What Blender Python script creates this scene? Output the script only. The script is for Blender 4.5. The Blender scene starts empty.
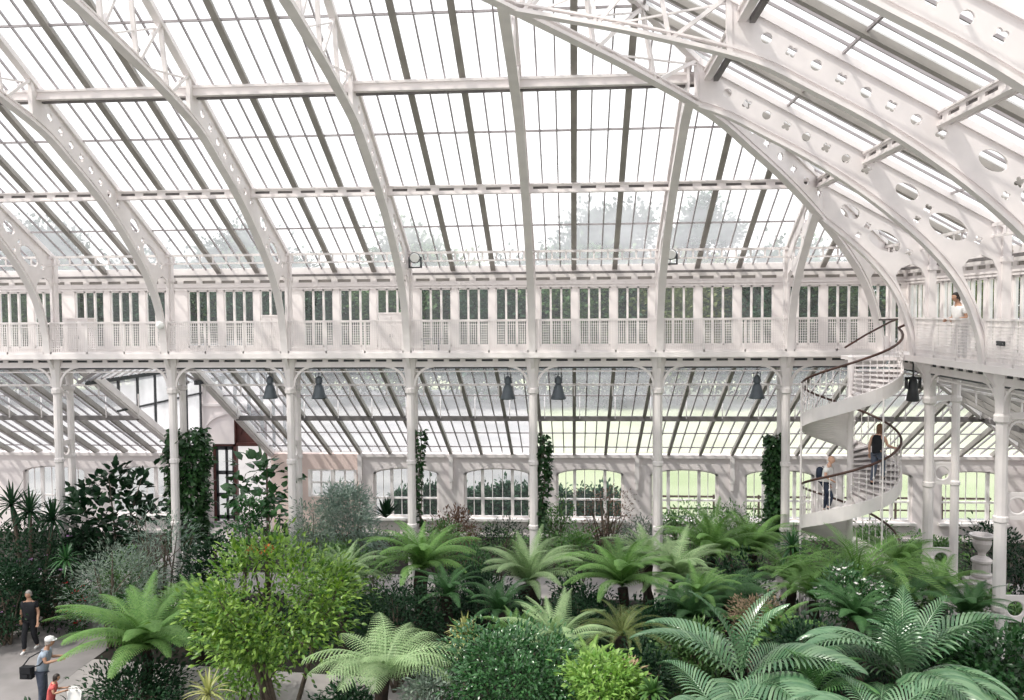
import bpy, bmesh, math, random
from mathutils import Vector, Matrix
R = random.Random(7)
SC = bpy.context.scene
COL = SC.collection
PI = math.pi

# ------------------------------------------------------------------ materials
def new_mat(name):
    m = bpy.data.materials.new(name); m.use_nodes = True
    nt = m.node_tree; nt.nodes.clear()
    return m, nt, nt.nodes.new('ShaderNodeOutputMaterial')
def N(nt, typ, **kw):
    n = nt.nodes.new(typ)
    for k, v in kw.items():
        if k in n.inputs: n.inputs[k].default_value = v
        else: setattr(n, k, v)
    return n
def noise_mix(nt, c1, c2, scale, detail=3.0, lo=.35, hi=.65, coord='Object'):
    tc = N(nt, 'ShaderNodeTexCoord'); nz = N(nt, 'ShaderNodeTexNoise', Scale=scale, Detail=detail)
    nt.links.new(tc.outputs[coord], nz.inputs['Vector'])
    cr = N(nt, 'ShaderNodeValToRGB')
    cr.color_ramp.elements[0].position = lo; cr.color_ramp.elements[0].color = (*c1, 1)
    cr.color_ramp.elements[1].position = hi; cr.color_ramp.elements[1].color = (*c2, 1)
    nt.links.new(nz.outputs['Fac'], cr.inputs['Fac'])
    return cr.outputs['Color']
def plain(name, c1, c2=None, rough=.5, scale=3.0, metal=0.0, spec=.4, bump=0.0):
    m, nt, out = new_mat(name)
    b = N(nt, 'ShaderNodeBsdfPrincipled', Roughness=rough, Metallic=metal)
    b.inputs['Specular IOR Level'].default_value = spec
    if c2 is None: c2 = tuple(x * .88 for x in c1)
    col = noise_mix(nt, c1, c2, scale)
    nt.links.new(col, b.inputs['Base Color'])
    if bump:
        tc = N(nt, 'ShaderNodeTexCoord'); nz = N(nt, 'ShaderNodeTexNoise', Scale=scale * 6)
        bp = N(nt, 'ShaderNodeBump', Strength=bump)
        nt.links.new(tc.outputs['Object'], nz.inputs['Vector'])
        nt.links.new(nz.outputs['Fac'], bp.inputs['Height']); nt.links.new(bp.outputs['Normal'], b.inputs['Normal'])
    nt.links.new(b.outputs['BSDF'], out.inputs['Surface'])
    return m
def leaf_mat(name, c1, c2, rough=.42, trans=.28, spec=.45, tcol=None):
    m, nt, out = new_mat(name)
    geo = N(nt, 'ShaderNodeNewGeometry'); oi = N(nt, 'ShaderNodeObjectInfo')
    cr = N(nt, 'ShaderNodeValToRGB')
    cr.color_ramp.elements[0].color = (*c1, 1); cr.color_ramp.elements[1].color = (*c2, 1)
    nt.links.new(geo.outputs['Random Per Island'], cr.inputs['Fac'])
    hs = N(nt, 'ShaderNodeHueSaturation')
    mr = N(nt, 'ShaderNodeMapRange'); mr.inputs['To Min'].default_value = .8; mr.inputs['To Max'].default_value = 1.2
    nt.links.new(oi.outputs['Random'], mr.inputs['Value']); nt.links.new(mr.outputs['Result'], hs.inputs['Value'])
    nt.links.new(cr.outputs['Color'], hs.inputs['Color'])
    b = N(nt, 'ShaderNodeBsdfPrincipled', Roughness=rough); b.inputs['Specular IOR Level'].default_value = spec
    nt.links.new(hs.outputs['Color'], b.inputs['Base Color'])
    t = N(nt, 'ShaderNodeBsdfTranslucent')
    t2 = N(nt, 'ShaderNodeHueSaturation', Saturation=1.15, Value=1.15)
    nt.links.new(hs.outputs['Color'], t2.inputs['Color']); nt.links.new(t2.outputs['Color'], t.inputs['Color'])
    mx = N(nt, 'ShaderNodeMixShader', Fac=trans)
    nt.links.new(b.outputs['BSDF'], mx.inputs[1]); nt.links.new(t.outputs['BSDF'], mx.inputs[2])
    nt.links.new(mx.outputs['Shader'], out.inputs['Surface'])
    return m
def glass_mat(name, clear, haze, tint=(1, 1, 1), gloss=.05, hz=(.85, .86, .9)):
    """thin pane: light goes through, a film of dust scatters some of it, a little mirror"""
    m, nt, out = new_mat(name)
    tr = N(nt, 'ShaderNodeBsdfTransparent'); tr.inputs['Color'].default_value = (*tint, 1)
    tl = N(nt, 'ShaderNodeBsdfTranslucent'); tl.inputs['Color'].default_value = (*hz, 1)
    gl = N(nt, 'ShaderNodeBsdfGlossy', Roughness=.05); gl.inputs['Color'].default_value = (.9, .92, .95, 1)
    m1 = N(nt, 'ShaderNodeMixShader'); m2 = N(nt, 'ShaderNodeMixShader', Fac=gloss)
    tc = N(nt, 'ShaderNodeTexCoord'); nz = N(nt, 'ShaderNodeTexNoise', Scale=.7, Detail=4.0)
    mr = N(nt, 'ShaderNodeMapRange'); mr.inputs['From Min'].default_value = .3; mr.inputs['From Max'].default_value = .7
    mr.inputs['To Min'].default_value = haze * .75; mr.inputs['To Max'].default_value = haze * 1.25
    nt.links.new(tc.outputs['Object'], nz.inputs['Vector']); nt.links.new(nz.outputs['Fac'], mr.inputs['Value'])
    nt.links.new(mr.outputs['Result'], m1.inputs['Fac'])
    nt.links.new(tr.outputs['BSDF'], m1.inputs[1]); nt.links.new(tl.outputs['BSDF'], m1.inputs[2])
    nt.links.new(m1.outputs['Shader'], m2.inputs[1]); nt.links.new(gl.outputs['BSDF'], m2.inputs[2])
    nt.links.new(m2.outputs['Shader'], out.inputs['Surface'])
    return m
M = {}
M['white'] = plain('white_paint', (.80, .75, .74), (.73, .685, .68), .45, 2.2)
M['white2'] = plain('white_painted_wood', (.86, .81, .795), (.80, .75, .74), .5, 1.5)
M['plaster'] = plain('pale_plaster', (.80, .74, .73), (.72, .66, .66), .8, 1.2)
M['pink'] = plain('pink_render', (.78, .62, .57), (.70, .56, .52), .85, 1.0)
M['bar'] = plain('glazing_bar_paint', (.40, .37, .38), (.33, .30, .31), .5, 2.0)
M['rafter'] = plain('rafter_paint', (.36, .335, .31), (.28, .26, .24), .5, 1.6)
M['leadshade'] = plain('dark_lead_shade', (.20, .185, .18), (.13, .12, .12), .6, 2.0)  # dark lead; the same tone also paints shadow gaps and slot shade
M['iron'] = plain('dark_iron', (.05, .055, .06), (.03, .033, .037), .5, 4.0)
M['lampgrey'] = plain('grey_enamel', (.11, .13, .15), (.08, .095, .11), .4, 4.0)
M['wood'] = plain('dark_handrail_wood', (.075, .032, .022), (.045, .02, .015), .35, 5.0)
M['door'] = plain('dark_red_door_wood', (.09, .03, .025), (.06, .02, .018), .5, 3.0)
M['roofglass'] = glass_mat('roof_glass', .6, .30, (.97, .98, .98))
M['lowglass'] = glass_mat('aisle_roof_glass', .7, .22, (.93, .95, .97), .07)
M['winglass'] = glass_mat('window_glass', .9, .05, (.90, .95, .96), .06)
M['milkglass'] = glass_mat('whitened_glass', .5, .62, (.97, .97, .98), .04)
M['soil'] = plain('garden_soil', (.030, .024, .018), (.016, .014, .011), .9, 1.5, bump=.4)
M['path'] = plain('pale_path', (.42, .385, .37), (.33, .305, .295), .85, 1.3, bump=.1)
M['shadedpath'] = plain('shaded_gravel_path', (.30, .275, .27), (.22, .205, .20), .9, 1.1, bump=.2)  # same gravel as the pale path, darkened to paint in its shade
M['kerb'] = plain('stone_kerb', (.45, .42, .40), (.33, .31, .30), .85, 2.5)
M['stone'] = plain('pale_stone', (.66, .61, .60), (.53, .49, .48), .8, 3.0, bump=.15)
M['lawn'] = plain('outdoor_lawn', (.38, .40, .27), (.30, .34, .20), .9, .12)
M['gravel'] = plain('outdoor_gravel', (.33, .31, .31), (.24, .23, .235), .9, .2)
M['trunk'] = plain('fern_trunk', (.035, .022, .015), (.015, .011, .008), .95, 9.0, bump=.8)
M['stem'] = plain('woody_stem', (.13, .10, .075), (.075, .06, .045), .85, 8.0)
M['stemg'] = plain('green_stem', (.12, .16, .05), (.085, .12, .04), .6, 8.0)

# ------------------------------------------------------------------ mesh helper
class MB:
    def __init__(s): s.v = []; s.f = []
    def add(s, vs, fs):
        b = len(s.v); s.v += [tuple(p) for p in vs]; s.f += [tuple(b + i for i in f) for f in fs]; return s
    def box(s, x0, x1, y0, y1, z0, z1):
        return s.add([(x, y, z) for z in (z0, z1) for (x, y) in ((x0, y0), (x1, y0), (x1, y1), (x0, y1))],
              [(3, 2, 1, 0), (4, 5, 6, 7), (0, 1, 5, 4), (1, 2, 6, 5), (2, 3, 7, 6), (3, 0, 4, 7)])
    def mbox(s, m, a0, a1, u0, u1, z0, z1):
        """box in mapped coordinates (along the wall, across it, up)"""
        return s.add([m(a, u, z) for z in (z0, z1) for (a, u) in ((a0, u0), (a1, u0), (a1, u1), (a0, u1))],
              [(3, 2, 1, 0), (4, 5, 6, 7), (0, 1, 5, 4), (1, 2, 6, 5), (2, 3, 7, 6), (3, 0, 4, 7)])
    def bar(s, p, q, w, h, up=(0, 0, 1)):
        p = Vector(p); q = Vector(q); d = (q - p)
        if d.length < 1e-6: return s
        d.normalize(); a = d.cross(Vector(up))
        if a.length < 1e-4: a = d.cross(Vector((1, 0, 0)))
        a.normalize(); b = a.cross(d)
        vs = [c + a * (i * w / 2) + b * (j * h / 2) for c in (p, q) for (i, j) in ((-1, -1), (1, -1), (1, 1), (-1, 1))]
        return s.add(vs, [(3, 2, 1, 0), (4, 5, 6, 7), (0, 1, 5, 4), (1, 2, 6, 5), (2, 3, 7, 6), (3, 0, 4, 7)])
    def sweep(s, pts, w, h, side):
        """rectangular section along a planar path; side = the plane's normal"""
        side = Vector(side).normalized(); pts = [Vector(p) for p in pts]; n = len(pts); vs = []
        for i, p in enumerate(pts):
            t = (pts[min(i + 1, n - 1)] - pts[max(i - 1, 0)]).normalized(); b = side.cross(t).normalized()
            vs += [p + side * (a * w / 2) + b * (c * h / 2) for (a, c) in ((-1, -1), (1, -1), (1, 1), (-1, 1))]
        fs = [(0, 1, 2, 3), tuple(4 * (n - 1) + k for k in (3, 2, 1, 0))]
        for i in range(n - 1):
            for k in range(4): fs.append((4 * i + k, 4 * i + 4 + k, 4 * i + 4 + (k + 1) % 4, 4 * i + (k + 1) % 4))
        return s.add(vs, fs)
    def tube(s, pts, r, n=6, cap=True):
        pts = [Vector(p) for p in pts]; k = len(pts); vs = []
        rr = r if isinstance(r, (list, tuple)) else [r] * k
        t0 = (pts[1] - pts[0]).normalized(); a = t0.orthogonal().normalized()
        for i, p in enumerate(pts):
            t = (pts[min(i + 1, k - 1)] - pts[max(i - 1, 0)]).normalized()
            a = (a - t * a.dot(t)); a = a.normalized() if a.length > 1e-5 else t.orthogonal().normalized()
            b = t.cross(a)
            vs += [p + (a * math.cos(2 * PI * j / n) + b * math.sin(2 * PI * j / n)) * rr[i] for j in range(n)]
        fs = []
        for i in range(k - 1):
            for j in range(n): fs.append((n * i + j, n * i + (j + 1) % n, n * i + n + (j + 1) % n, n * i + n + j))
        if cap: fs += [tuple(range(n - 1, -1, -1)), tuple(n * (k - 1) + j for j in range(n))]
        return s.add(vs, fs)
    def lathe(s, c, prof, n=16):
        """prof: (radius, height) from bottom to top about the vertical through c"""
        vs = []; fs = []; k = len(prof)
        for (r, z) in prof:
            vs += [(c[0] + r * math.cos(2 * PI * j / n), c[1] + r * math.sin(2 * PI * j / n), c[2] + z) for j in range(n)]
        for i in range(k - 1):
            for j in range(n): fs.append((n * i + j, n * i + (j + 1) % n, n * i + n + (j + 1) % n, n * i + n + j))
        fs += [tuple(range(n - 1, -1, -1)), tuple(n * (k - 1) + j for j in range(n))]
        return s.add(vs, fs)
    def ring(s, m, c, R_, r, n=20, k=6):
        """torus in the plane of a mapped frame (along, up)"""
        vs = []; fs = []
        for i in range(n):
            a = 2 * PI * i / n
            for j in range(k):
                b = 2 * PI * j / k; q = R_ + r * math.cos(b)
                vs.append(m(c[0] + r * math.sin(b), c[1] + q * math.cos(a), c[2] + q * math.sin(a)))
        for i in range(n):
            for j in range(k):
                fs.append((k * i + j, k * ((i + 1) % n) + j, k * ((i + 1) % n) + (j + 1) % k, k * i + (j + 1) % k))
        return s.add(vs, fs)
    def mesh(s, name, loc=(0, 0, 0), smooth=False):
        me = bpy.data.meshes.new(name)
        lx, ly, lz = loc
        me.from_pydata([(x - lx, y - ly, z - lz) for (x, y, z) in s.v], [], s.f)
        if smooth: me.polygons.foreach_set('use_smooth', [True] * len(me.polygons))
        me.update(); return me
    def build(s, name, mat, parent=None, smooth=False, fix=False):
        loc = WORLD.get(parent.name, (0, 0, 0)) if parent else (0, 0, 0)
        me = s.mesh(name, loc, smooth)
        if fix:
            bm = bmesh.new(); bm.from_mesh(me); bmesh.ops.recalc_face_normals(bm, faces=bm.faces); bm.to_mesh(me); bm.free()
        return link(name, me, mat, parent)
WORLD = {}
def link(name, me, mat, parent=None, loc=None):
    o = bpy.data.objects.new(name, me); COL.objects.link(o)
    if mat is not None and me is not None and not me.materials:
        me.materials.append(M[mat] if isinstance(mat, str) else mat)
    if parent is not None: o.parent = parent; WORLD[o.name] = WORLD.get(parent.name, (0, 0, 0))
    if loc: o.location = loc; WORLD[o.name] = tuple(loc)
    return o
def thing(name, label, cat, loc=(0, 0, 0), group=None, rz=0, kind=None):
    o = bpy.data.objects.new(name, None); COL.objects.link(o); o.empty_display_size = .2
    o.location = loc; o.rotation_euler = (0, 0, rz); WORLD[o.name] = tuple(loc)
    return tag(o, label, cat, group, kind or 'thing')
def tag(o, label=None, cat=None, group=None, kind=None):
    if label: o['label'] = label
    if cat: o['category'] = cat
    if group: o['group'] = group
    if kind: o['kind'] = kind
    return o
def struct(name, loc=(0, 0, 0)):
    o = bpy.data.objects.new(name, None); COL.objects.link(o); o.location = loc; WORLD[o.name] = tuple(loc)
    o['kind'] = 'structure'; return o
def dup(root, loc, label=None, rz=None, scale=None):
    r = root.copy(); COL.objects.link(r); r.location = loc
    if rz is not None: r.rotation_euler = (0, 0, rz)
    if scale is not None: r.scale = (scale,) * 3 if not isinstance(scale, tuple) else scale
    if label: r['label'] = label
    for ch in list(root.children):
        c = ch.copy(); COL.objects.link(c); c.parent = r
        for g in list(ch.children):
            d = g.copy(); COL.objects.link(d); d.parent = c
    return r
def curve_plate(name, outer, holes, thick):
    """flat plate with real holes: outlines in the local XY plane, filled by a 2-D curve"""
    cu = bpy.data.curves.new(name, 'CURVE'); cu.dimensions = '2D'; cu.fill_mode = 'BOTH'; cu.extrude = thick / 2
    for poly in [outer] + holes:
        sp = cu.splines.new('POLY'); sp.points.add(len(poly) - 1); sp.use_cyclic_u = True
        for i, (x, y) in enumerate(poly): sp.points[i].co = (x, y, 0, 1)
    o = bpy.data.objects.new(name, cu); COL.objects.link(o)
    dg = bpy.context.evaluated_depsgraph_get()
    me = bpy.data.meshes.new_from_object(o.evaluated_get(dg))
    vs = [tuple(v.co) for v in me.vertices]; fs = [tuple(p.vertices) for p in me.polygons]
    bpy.data.objects.remove(o); bpy.data.curves.remove(cu); bpy.data.meshes.remove(me)
    return vs, fs
def catmull(pts, k=4):
    out = []
    for i in range(len(pts) - 1):
        p0 = Vector(pts[max(i - 1, 0)]); p1 = Vector(pts[i]); p2 = Vector(pts[i + 1]); p3 = Vector(pts[min(i + 2, len(pts) - 1)])
        for j in range(k):
            t = j / k
            out.append(.5 * ((2 * p1) + (p2 - p0) * t + (2 * p0 - 5 * p1 + 4 * p2 - p3) * t * t + (3 * p1 - p0 - 3 * p2 + p3) * t ** 3))
    out.append(Vector(pts[-1])); return out
def ellipse(c, rx, ry, n=20, rot=0.0):
    ca, sa = math.cos(rot), math.sin(rot)
    return [(c[0] + rx * math.cos(2 * PI * i / n) * ca - ry * math.sin(2 * PI * i / n) * sa,
             c[1] + rx * math.cos(2 * PI * i / n) * sa + ry * math.sin(2 * PI * i / n) * ca) for i in range(n)]
def quatrefoil(c, r, rot=.0):
    pts = []
    for i in range(32):
        a = 2 * PI * i / 32; q = r * (.55 + .45 * abs(math.cos(2 * a)))
        pts.append((c[0] + q * math.cos(a + rot), c[1] + q * math.sin(a + rot)))
    return pts

# ------------------------------------------------------------------ the two walls of the hall share one set of frames
BAY = 3.81; KX = -1.21; OFF = 16.5             # the end wall's frame is the long wall's, moved by OFF
def far(a, u, z): return (a, u, z)              # long wall: along X, across Y
def end(a, u, z): return (u - OFF, a, z)        # end wall: along Y, across X
def hipmap(a, u, z): return (u - OFF + a * .7071, u - a * .7071, z)   # diagonal plane through the corner
UC, UR, UW, UL = 25.94, 26.62, 26.7, 25.5       # front columns, rear columns, clerestory wall, gallery lip
SL = .563
def zroof(u): return 10.62 + SL * (26.7 - u)    # under-side of the main glazing
COLX = [KX + BAY * k for k in range(-6, 3)]     # column lines on the long wall
COLY = [23.1, 19.29, 15.48, 11.67]              # column lines on the end wall
GALZ = 8.0
SKY, SUN, EXPO = 1.5, 3.8, 0.34
# ------------------------------------------------------------------ roof ribs
LOWC = [(9.0, 15.45), (12.0, 15.2), (14.49, 14.88), (16.69, 14.46), (17.9, 14.19), (19.65, 13.70), (20.78, 13.13), (21.98, 12.45),
        (23.16, 11.62), (24.17, 10.75), (24.78, 10.05), (25.15, 9.4), (25.42, 8.6), (25.5, 7.92)]
LOWS = [tuple(p)[:2] for p in catmull([(u, z, 0) for u, z in LOWC], 4)]
def low_at(u):
    for (a, za), (b, zb) in zip(LOWS, LOWS[1:]):
        if a <= u <= b and b > a: return za + (zb - za) * (u - a) / (b - a)
    return LOWS[0][1]
def make_rib(m, a, umin, label, post=True, web_end=19.3):
    base = m(a, UL, 7.95)
    t = thing('roof_rib', label, 'roof arch', base, 'white iron roof ribs')
    side = Vector(m(1, 0, 0)) - Vector(m(0, 0, 0))
    # solid web, with the pierced openings
    u0 = max(umin, web_end)
    outer = [(u0, low_at(u0))] + [p for p in LOWS if p[0] > u0 + .05 and p[1] > 7.95] + [(25.52, 7.95), (25.95, 7.95), (25.95, zroof(25.95) + .02)]
    outer += [(u0, zroof(u0) + .02)]
    holes = []
    knee = [(25.78, 8.5), (25.78, 10.1), (25.66, 10.36), (25.42, 10.46), (25.17, 10.38), (25.02, 10.2), (25.06, 10.0), (25.3, 9.5), (25.5, 8.95), (25.6, 8.5)]
    if umin < 24.6: holes.append(knee)
    if umin < 23.9: holes.append(ellipse((24.72, 11.08), .46, .24, 24, -.5))
    if umin < 23.2: holes.append(ellipse((23.83, 11.86), .27, .17, 20, -.5))
    ang = math.atan(-.575); k = 0; u = 19.94
    while u < 23.3:
        if u > umin + .3:
            c = (u, 14.2 - .575 * (u - 19.94) - .12)
            if c[1] - low_at(u) > .16:
                holes.append(ellipse(c, .1, .1, 14) if k % 2 == 0 else quatrefoil(c, .11, .3))
        k += 1; u += .43
    if umin < 23.5:
        holes += [quatrefoil((24.28, 11.48), .1, .3), quatrefoil((24.05, 11.25), .08, .2), quatrefoil((25.35, 10.78), .1, .3)]
    vs, fs = curve_plate('web', outer, holes, .05)
    MB().add([m(a + z, x, y) for (x, y, z) in vs], fs).build('web', 'white', t)
    # curved lower flange with its bead
    pts = [p for p in LOWS if p[0] >= umin - .02]
    if umin > LOWS[0][0] and pts[0][0] > umin: pts = [(umin, low_at(umin))] + pts
    MB().sweep([m(a, p[0], p[1]) for p in pts], .21, .07, side).build('lower_flange', 'white', t)
    bead = []
    for i, p in enumerate(pts):
        q0 = pts[max(i - 1, 0)]; q1 = pts[min(i + 1, len(pts) - 1)]
        d = Vector((q1[0] - q0[0], q1[1] - q0[1])).normalized(); n_ = Vector((-d.y, d.x))
        if n_.y < 0 and n_.x < 0: n_ = -n_
        bead.append((p[0] + n_.x * .13, p[1] + n_.y * .13))
    MB().sweep([m(a, p[0], p[1]) for p in bead], .13, .035, side).build('flange_bead', 'white', t)
    # chord under the glazing
    MB().sweep([m(a, umin, zroof(umin) + .02), m(a, 26.15, zroof(26.15) + .02)], .17, .13, side).build('top_chord', 'white', t)
    # lattice above the solid web
    if umin < web_end - .5:
        nod = []; u = web_end
        MB().bar(m(a, u, low_at(u)), m(a, u - .02, zroof(u)), .1, .1, side).build('web_stiffener', 'white', t)
        step = 1.3
        while u > umin + .6:
            ut = u - .05; ub = u - 1.05
            MB().bar(m(a, ut, zroof(ut)), m(a, max(ub, umin), low_at(max(ub, umin))), .07, .09, side).build('lattice_strut', 'white', t)
            ub2 = u - step * 2 + .5
            if ub2 > umin:
                MB().bar(m(a, ut - step + .02, zroof(ut - step)), m(a, ub, low_at(ub)), .07, .09, side).build('lattice_strut', 'white', t)
                MB().bar(m(a, ut, zroof(ut) - .1), m(a, ub2, low_at(ub2) + .05), .035, .045, side).build('tie_rod', 'white', t)
            u -= step
    if post:
        p = MB(); p.mbox(m, a - .09, a + .09, UC - .09, UC + .09, 7.95, zroof(UC))
        p.mbox(m, a - .12, a + .12, UC - .12, UC + .12, 7.95, 8.12); p.mbox(m, a - .12, a + .12, UC - .12, UC + .12, 10.3, 10.42)
        p.build('post', 'white', t)
        # curled bracket under the second purlin
    return t
names = {2: 'short roof rib at the stair corner, dying into the diagonal rib', 1: 'roof rib over the column next to the stair bay, meeting the diagonal rib high up',
         0: 'roof rib seen almost edge on, the one nearest the middle of the long wall',
         -1: 'roof rib with the round floodlight clipped on beside it',
         -2: 'roof rib landing just right of the doorway, above the pair of bell lamps there',
         -3: 'roof rib whose foot carries a small white globe light on the gallery',
         -4: 'leftmost roof rib on the long wall, its arch entering from the edge of the photo'}
RIBS = {}
for k in range(-4, 3):
    X = KX + BAY * k
    um = max(X + OFF, 11.0)
    RIBS[k] = make_rib(far, X, um, names[k])
make_rib(end, 23.1, 23.1, 'short end-wall roof rib whose foot meets the head of the spiral stair')
make_rib(end, 19.29, 19.29, 'pierced end-wall roof rib landing on the gallery beside the person in white')
make_rib(end, 15.48, 15.48, 'broad pierced end-wall roof rib sweeping down out of the right edge of the photo')
make_rib(end, 11.67, 11.67, 'end-wall roof rib nearest the camera, cutting the upper right corner of the photo')
t = make_rib(hipmap, 0, 11.0, 'long diagonal roof rib rising from the corner of the two galleries', post=True)

# ------------------------------------------------------------------ roof beams (purlins)
def hip_a_far(u): return u - OFF        # X of the diagonal at depth u
def purlin_plain(m, a0, a1, u, label, dark=True):
    t = thing('roof_beam', label, 'roof beam', m(a0, u, zroof(u)))
    p = MB(); p.mbox(m, a0, a1, u - .13, u - .05, zroof(u) - .2, zroof(u) - .02); p.mbox(m, a0, a1, u - .17, u - .01, zroof(u) - .24, zroof(u) - .19)
    p.mbox(m, a0, a1, u - .17, u + .02, zroof(u) - .06, zroof(u))
    p.build('beam_web', 'white', t)
    q = MB(); q.mbox(m, a0, a1, u + .04, u + .14, zroof(u) - .27, zroof(u) - .17); q.build('gap_shade', 'leadshade', t)  # dark bar painting the shadow gap under the purlin
    return t
def purlin_slotted(m, a0, a1, u, label):
    t = thing('roof_beam', label, 'roof beam', m(a0, u, zroof(u)))
    z = zroof(u); p = MB()
    p.mbox(m, a0, a1, u - .1, u - .04, z - .21, z - .13); p.mbox(m, a0, a1, u - .1, u - .04, z - .06, z)
    p.mbox(m, a0, a1, u - .14, u - .0, z - .235, z - .2); p.mbox(m, a0, a1, u - .14, u, z - .02, z + .02)
    n = int(round((a1 - a0) / .635))
    for i in range(n + 1):
        c = a0 + (a1 - a0) * i / n; p.mbox(m, max(a0, c - .115), min(a1, c + .115), u - .1, u - .04, z - .13, z - .06)
    p.mbox(m, a0, a1, u + .1, u + .14, z - .22, z - .02)
    p.build('slotted_plate', 'white', t)
    b = MB(); b.mbox(m, a0, a1, u - .055, u - .045, z - .14, z - .05); b.build('slot_shade', 'leadshade', t)  # dark sheet painting the shade inside the slots
    return t
purlin_plain(far, -26, hip_a_far(19.6), 19.6, 'wide plain roof beam running along the long roof slope near the top')
purlin_slotted(far, -26, hip_a_far(23.0), 23.0, 'roof beam with a row of dark slots running along the long roof slope')
purlin_slotted(end, 7.5, 22.9, 23.0, 'slotted roof beam crossing the end roof slope between the broad ribs')
purlin_plain(end, 7.5, 19.5, 19.6, 'plain roof beam high on the end roof slope behind the broad ribs')
def low_rail(m, a0, a1, label):
    t = thing('roof_rail', label, 'rail', m(a0, 25.8, zroof(25.8)))
    p = MB(); z = zroof(25.7)
    p.mbox(m, a0, a1, 25.62, 25.67, z - .12, z - .05); p.mbox(m, a0, a1, 25.62, 25.67, z - .36, z - .31)
    n = int((a1 - a0) / .42)
    for i in range(n + 1):
        c = a0 + .2 + i * .42
        if c < a1: p.mbox(m, c - .025, c + .025, 25.63, 25.66, z - .34, z - .08)
    p.build('trellis_rail', 'white', t)
low_rail(far, -26, 9.2, 'thin double rail with short uprights along the foot of the long roof slope')
low_rail(end, 7.5, 25.6, 'thin double rail with short uprights along the foot of the end roof slope')

# ------------------------------------------------------------------ main roof glazing
def roof_plane(name, m, a0, a1, utop, hipdir, inv, grid0, ribs):
    """one slope: glass sheet trimmed on the diagonal, main rafters, thin bars. hipdir: a limit of the slope at u"""
    s = struct(name)
    g = MB(); ub = 26.95
    off = .12
    lim_b = hipdir(ub); lim_t = hipdir(utop)
    g.add([m(a0, ub, zroof(ub) + off), m(lim_b, ub, zroof(ub) + off), m(lim_t, utop, zroof(utop) + off), m(a0, utop, zroof(utop) + off)] if a0 < lim_t else
          [m(a0, ub, zroof(ub) + off), m(lim_b, ub, zroof(ub) + off), m(a0, a0 + OFF, zroof(a0 + OFF) + off)], [(0, 1, 2, 3)] if a0 < lim_t else [(0, 1, 2)])
    g.build('glass', 'roofglass', s)
    thin = MB(); a = grid0
    i = 0
    while a < lim_b - .05:
        if a >= a0 - .01:
            ut = max(utop, inv(a))
            if ut < ub - .1:
                side = Vector(m(1, 0, 0)) - Vector(m(0, 0, 0))
                if i % 3 == 0:
                    if not any(abs(a - r) < .15 for r in ribs):
                        r_ = MB()
                        r_.sweep([m(a, ut, zroof(ut) + .06), m(a, ub, zroof(ub) + .06)], .07, .17, side)
                        r_.sweep([m(a, ut, zroof(ut) - .02), m(a, ub, zroof(ub) - .02)], .155, .04, side)
                        r_.build('rafter', 'rafter', s)
                else:
                    thin.sweep([m(a, ut, zroof(ut) + .1), m(a, ub, zroof(ub) + .1)], .032, .06, side)
        i += 1; a = grid0 + i * BAY / 9
    for u in (24.75, 21.25, 18.0, 14.6):
        if u > utop and hipdir(u) > a0:
            thin.sweep([m(a0, u, zroof(u) + .08), m(hipdir(u), u, zroof(u) + .08)], .05, .05, (0, 0, 1))
    thin.build('glazing_bars', 'bar', s)
    return s
roof_plane('ceiling_long_slope', far, COLX[0] - 1.27, 10.2, 12.0, hip_a_far, lambda a: a + OFF, COLX[0] - 1.27, COLX)
roof_plane('ceiling_end_slope', end, 7.86, 26.7, 16.5, lambda u: u, lambda a: a, 7.86, COLY)
# the diagonal slope joint
hb = MB(); hb.sweep([hipmap(0, 12.0, zroof(12) + .1), hipmap(0, 26.9, zroof(26.9) + .1)], .16, .2, (.7071, -.7071, 0)); o = hb.build('trim_hip', 'leadshade'); o['kind'] = 'structure'
gm = MB(); gm.mbox(far, -26, 10.2, 26.5, 26.62, 10.46, 10.53); gm.mbox(end, 7.5, 26.4, 26.5, 26.62, 10.46, 10.53)
o = gm.build('trim_eave_shade', 'leadshade'); o['kind'] = 'structure'  # dark strip painting the shadow gap along the eaves

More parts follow.
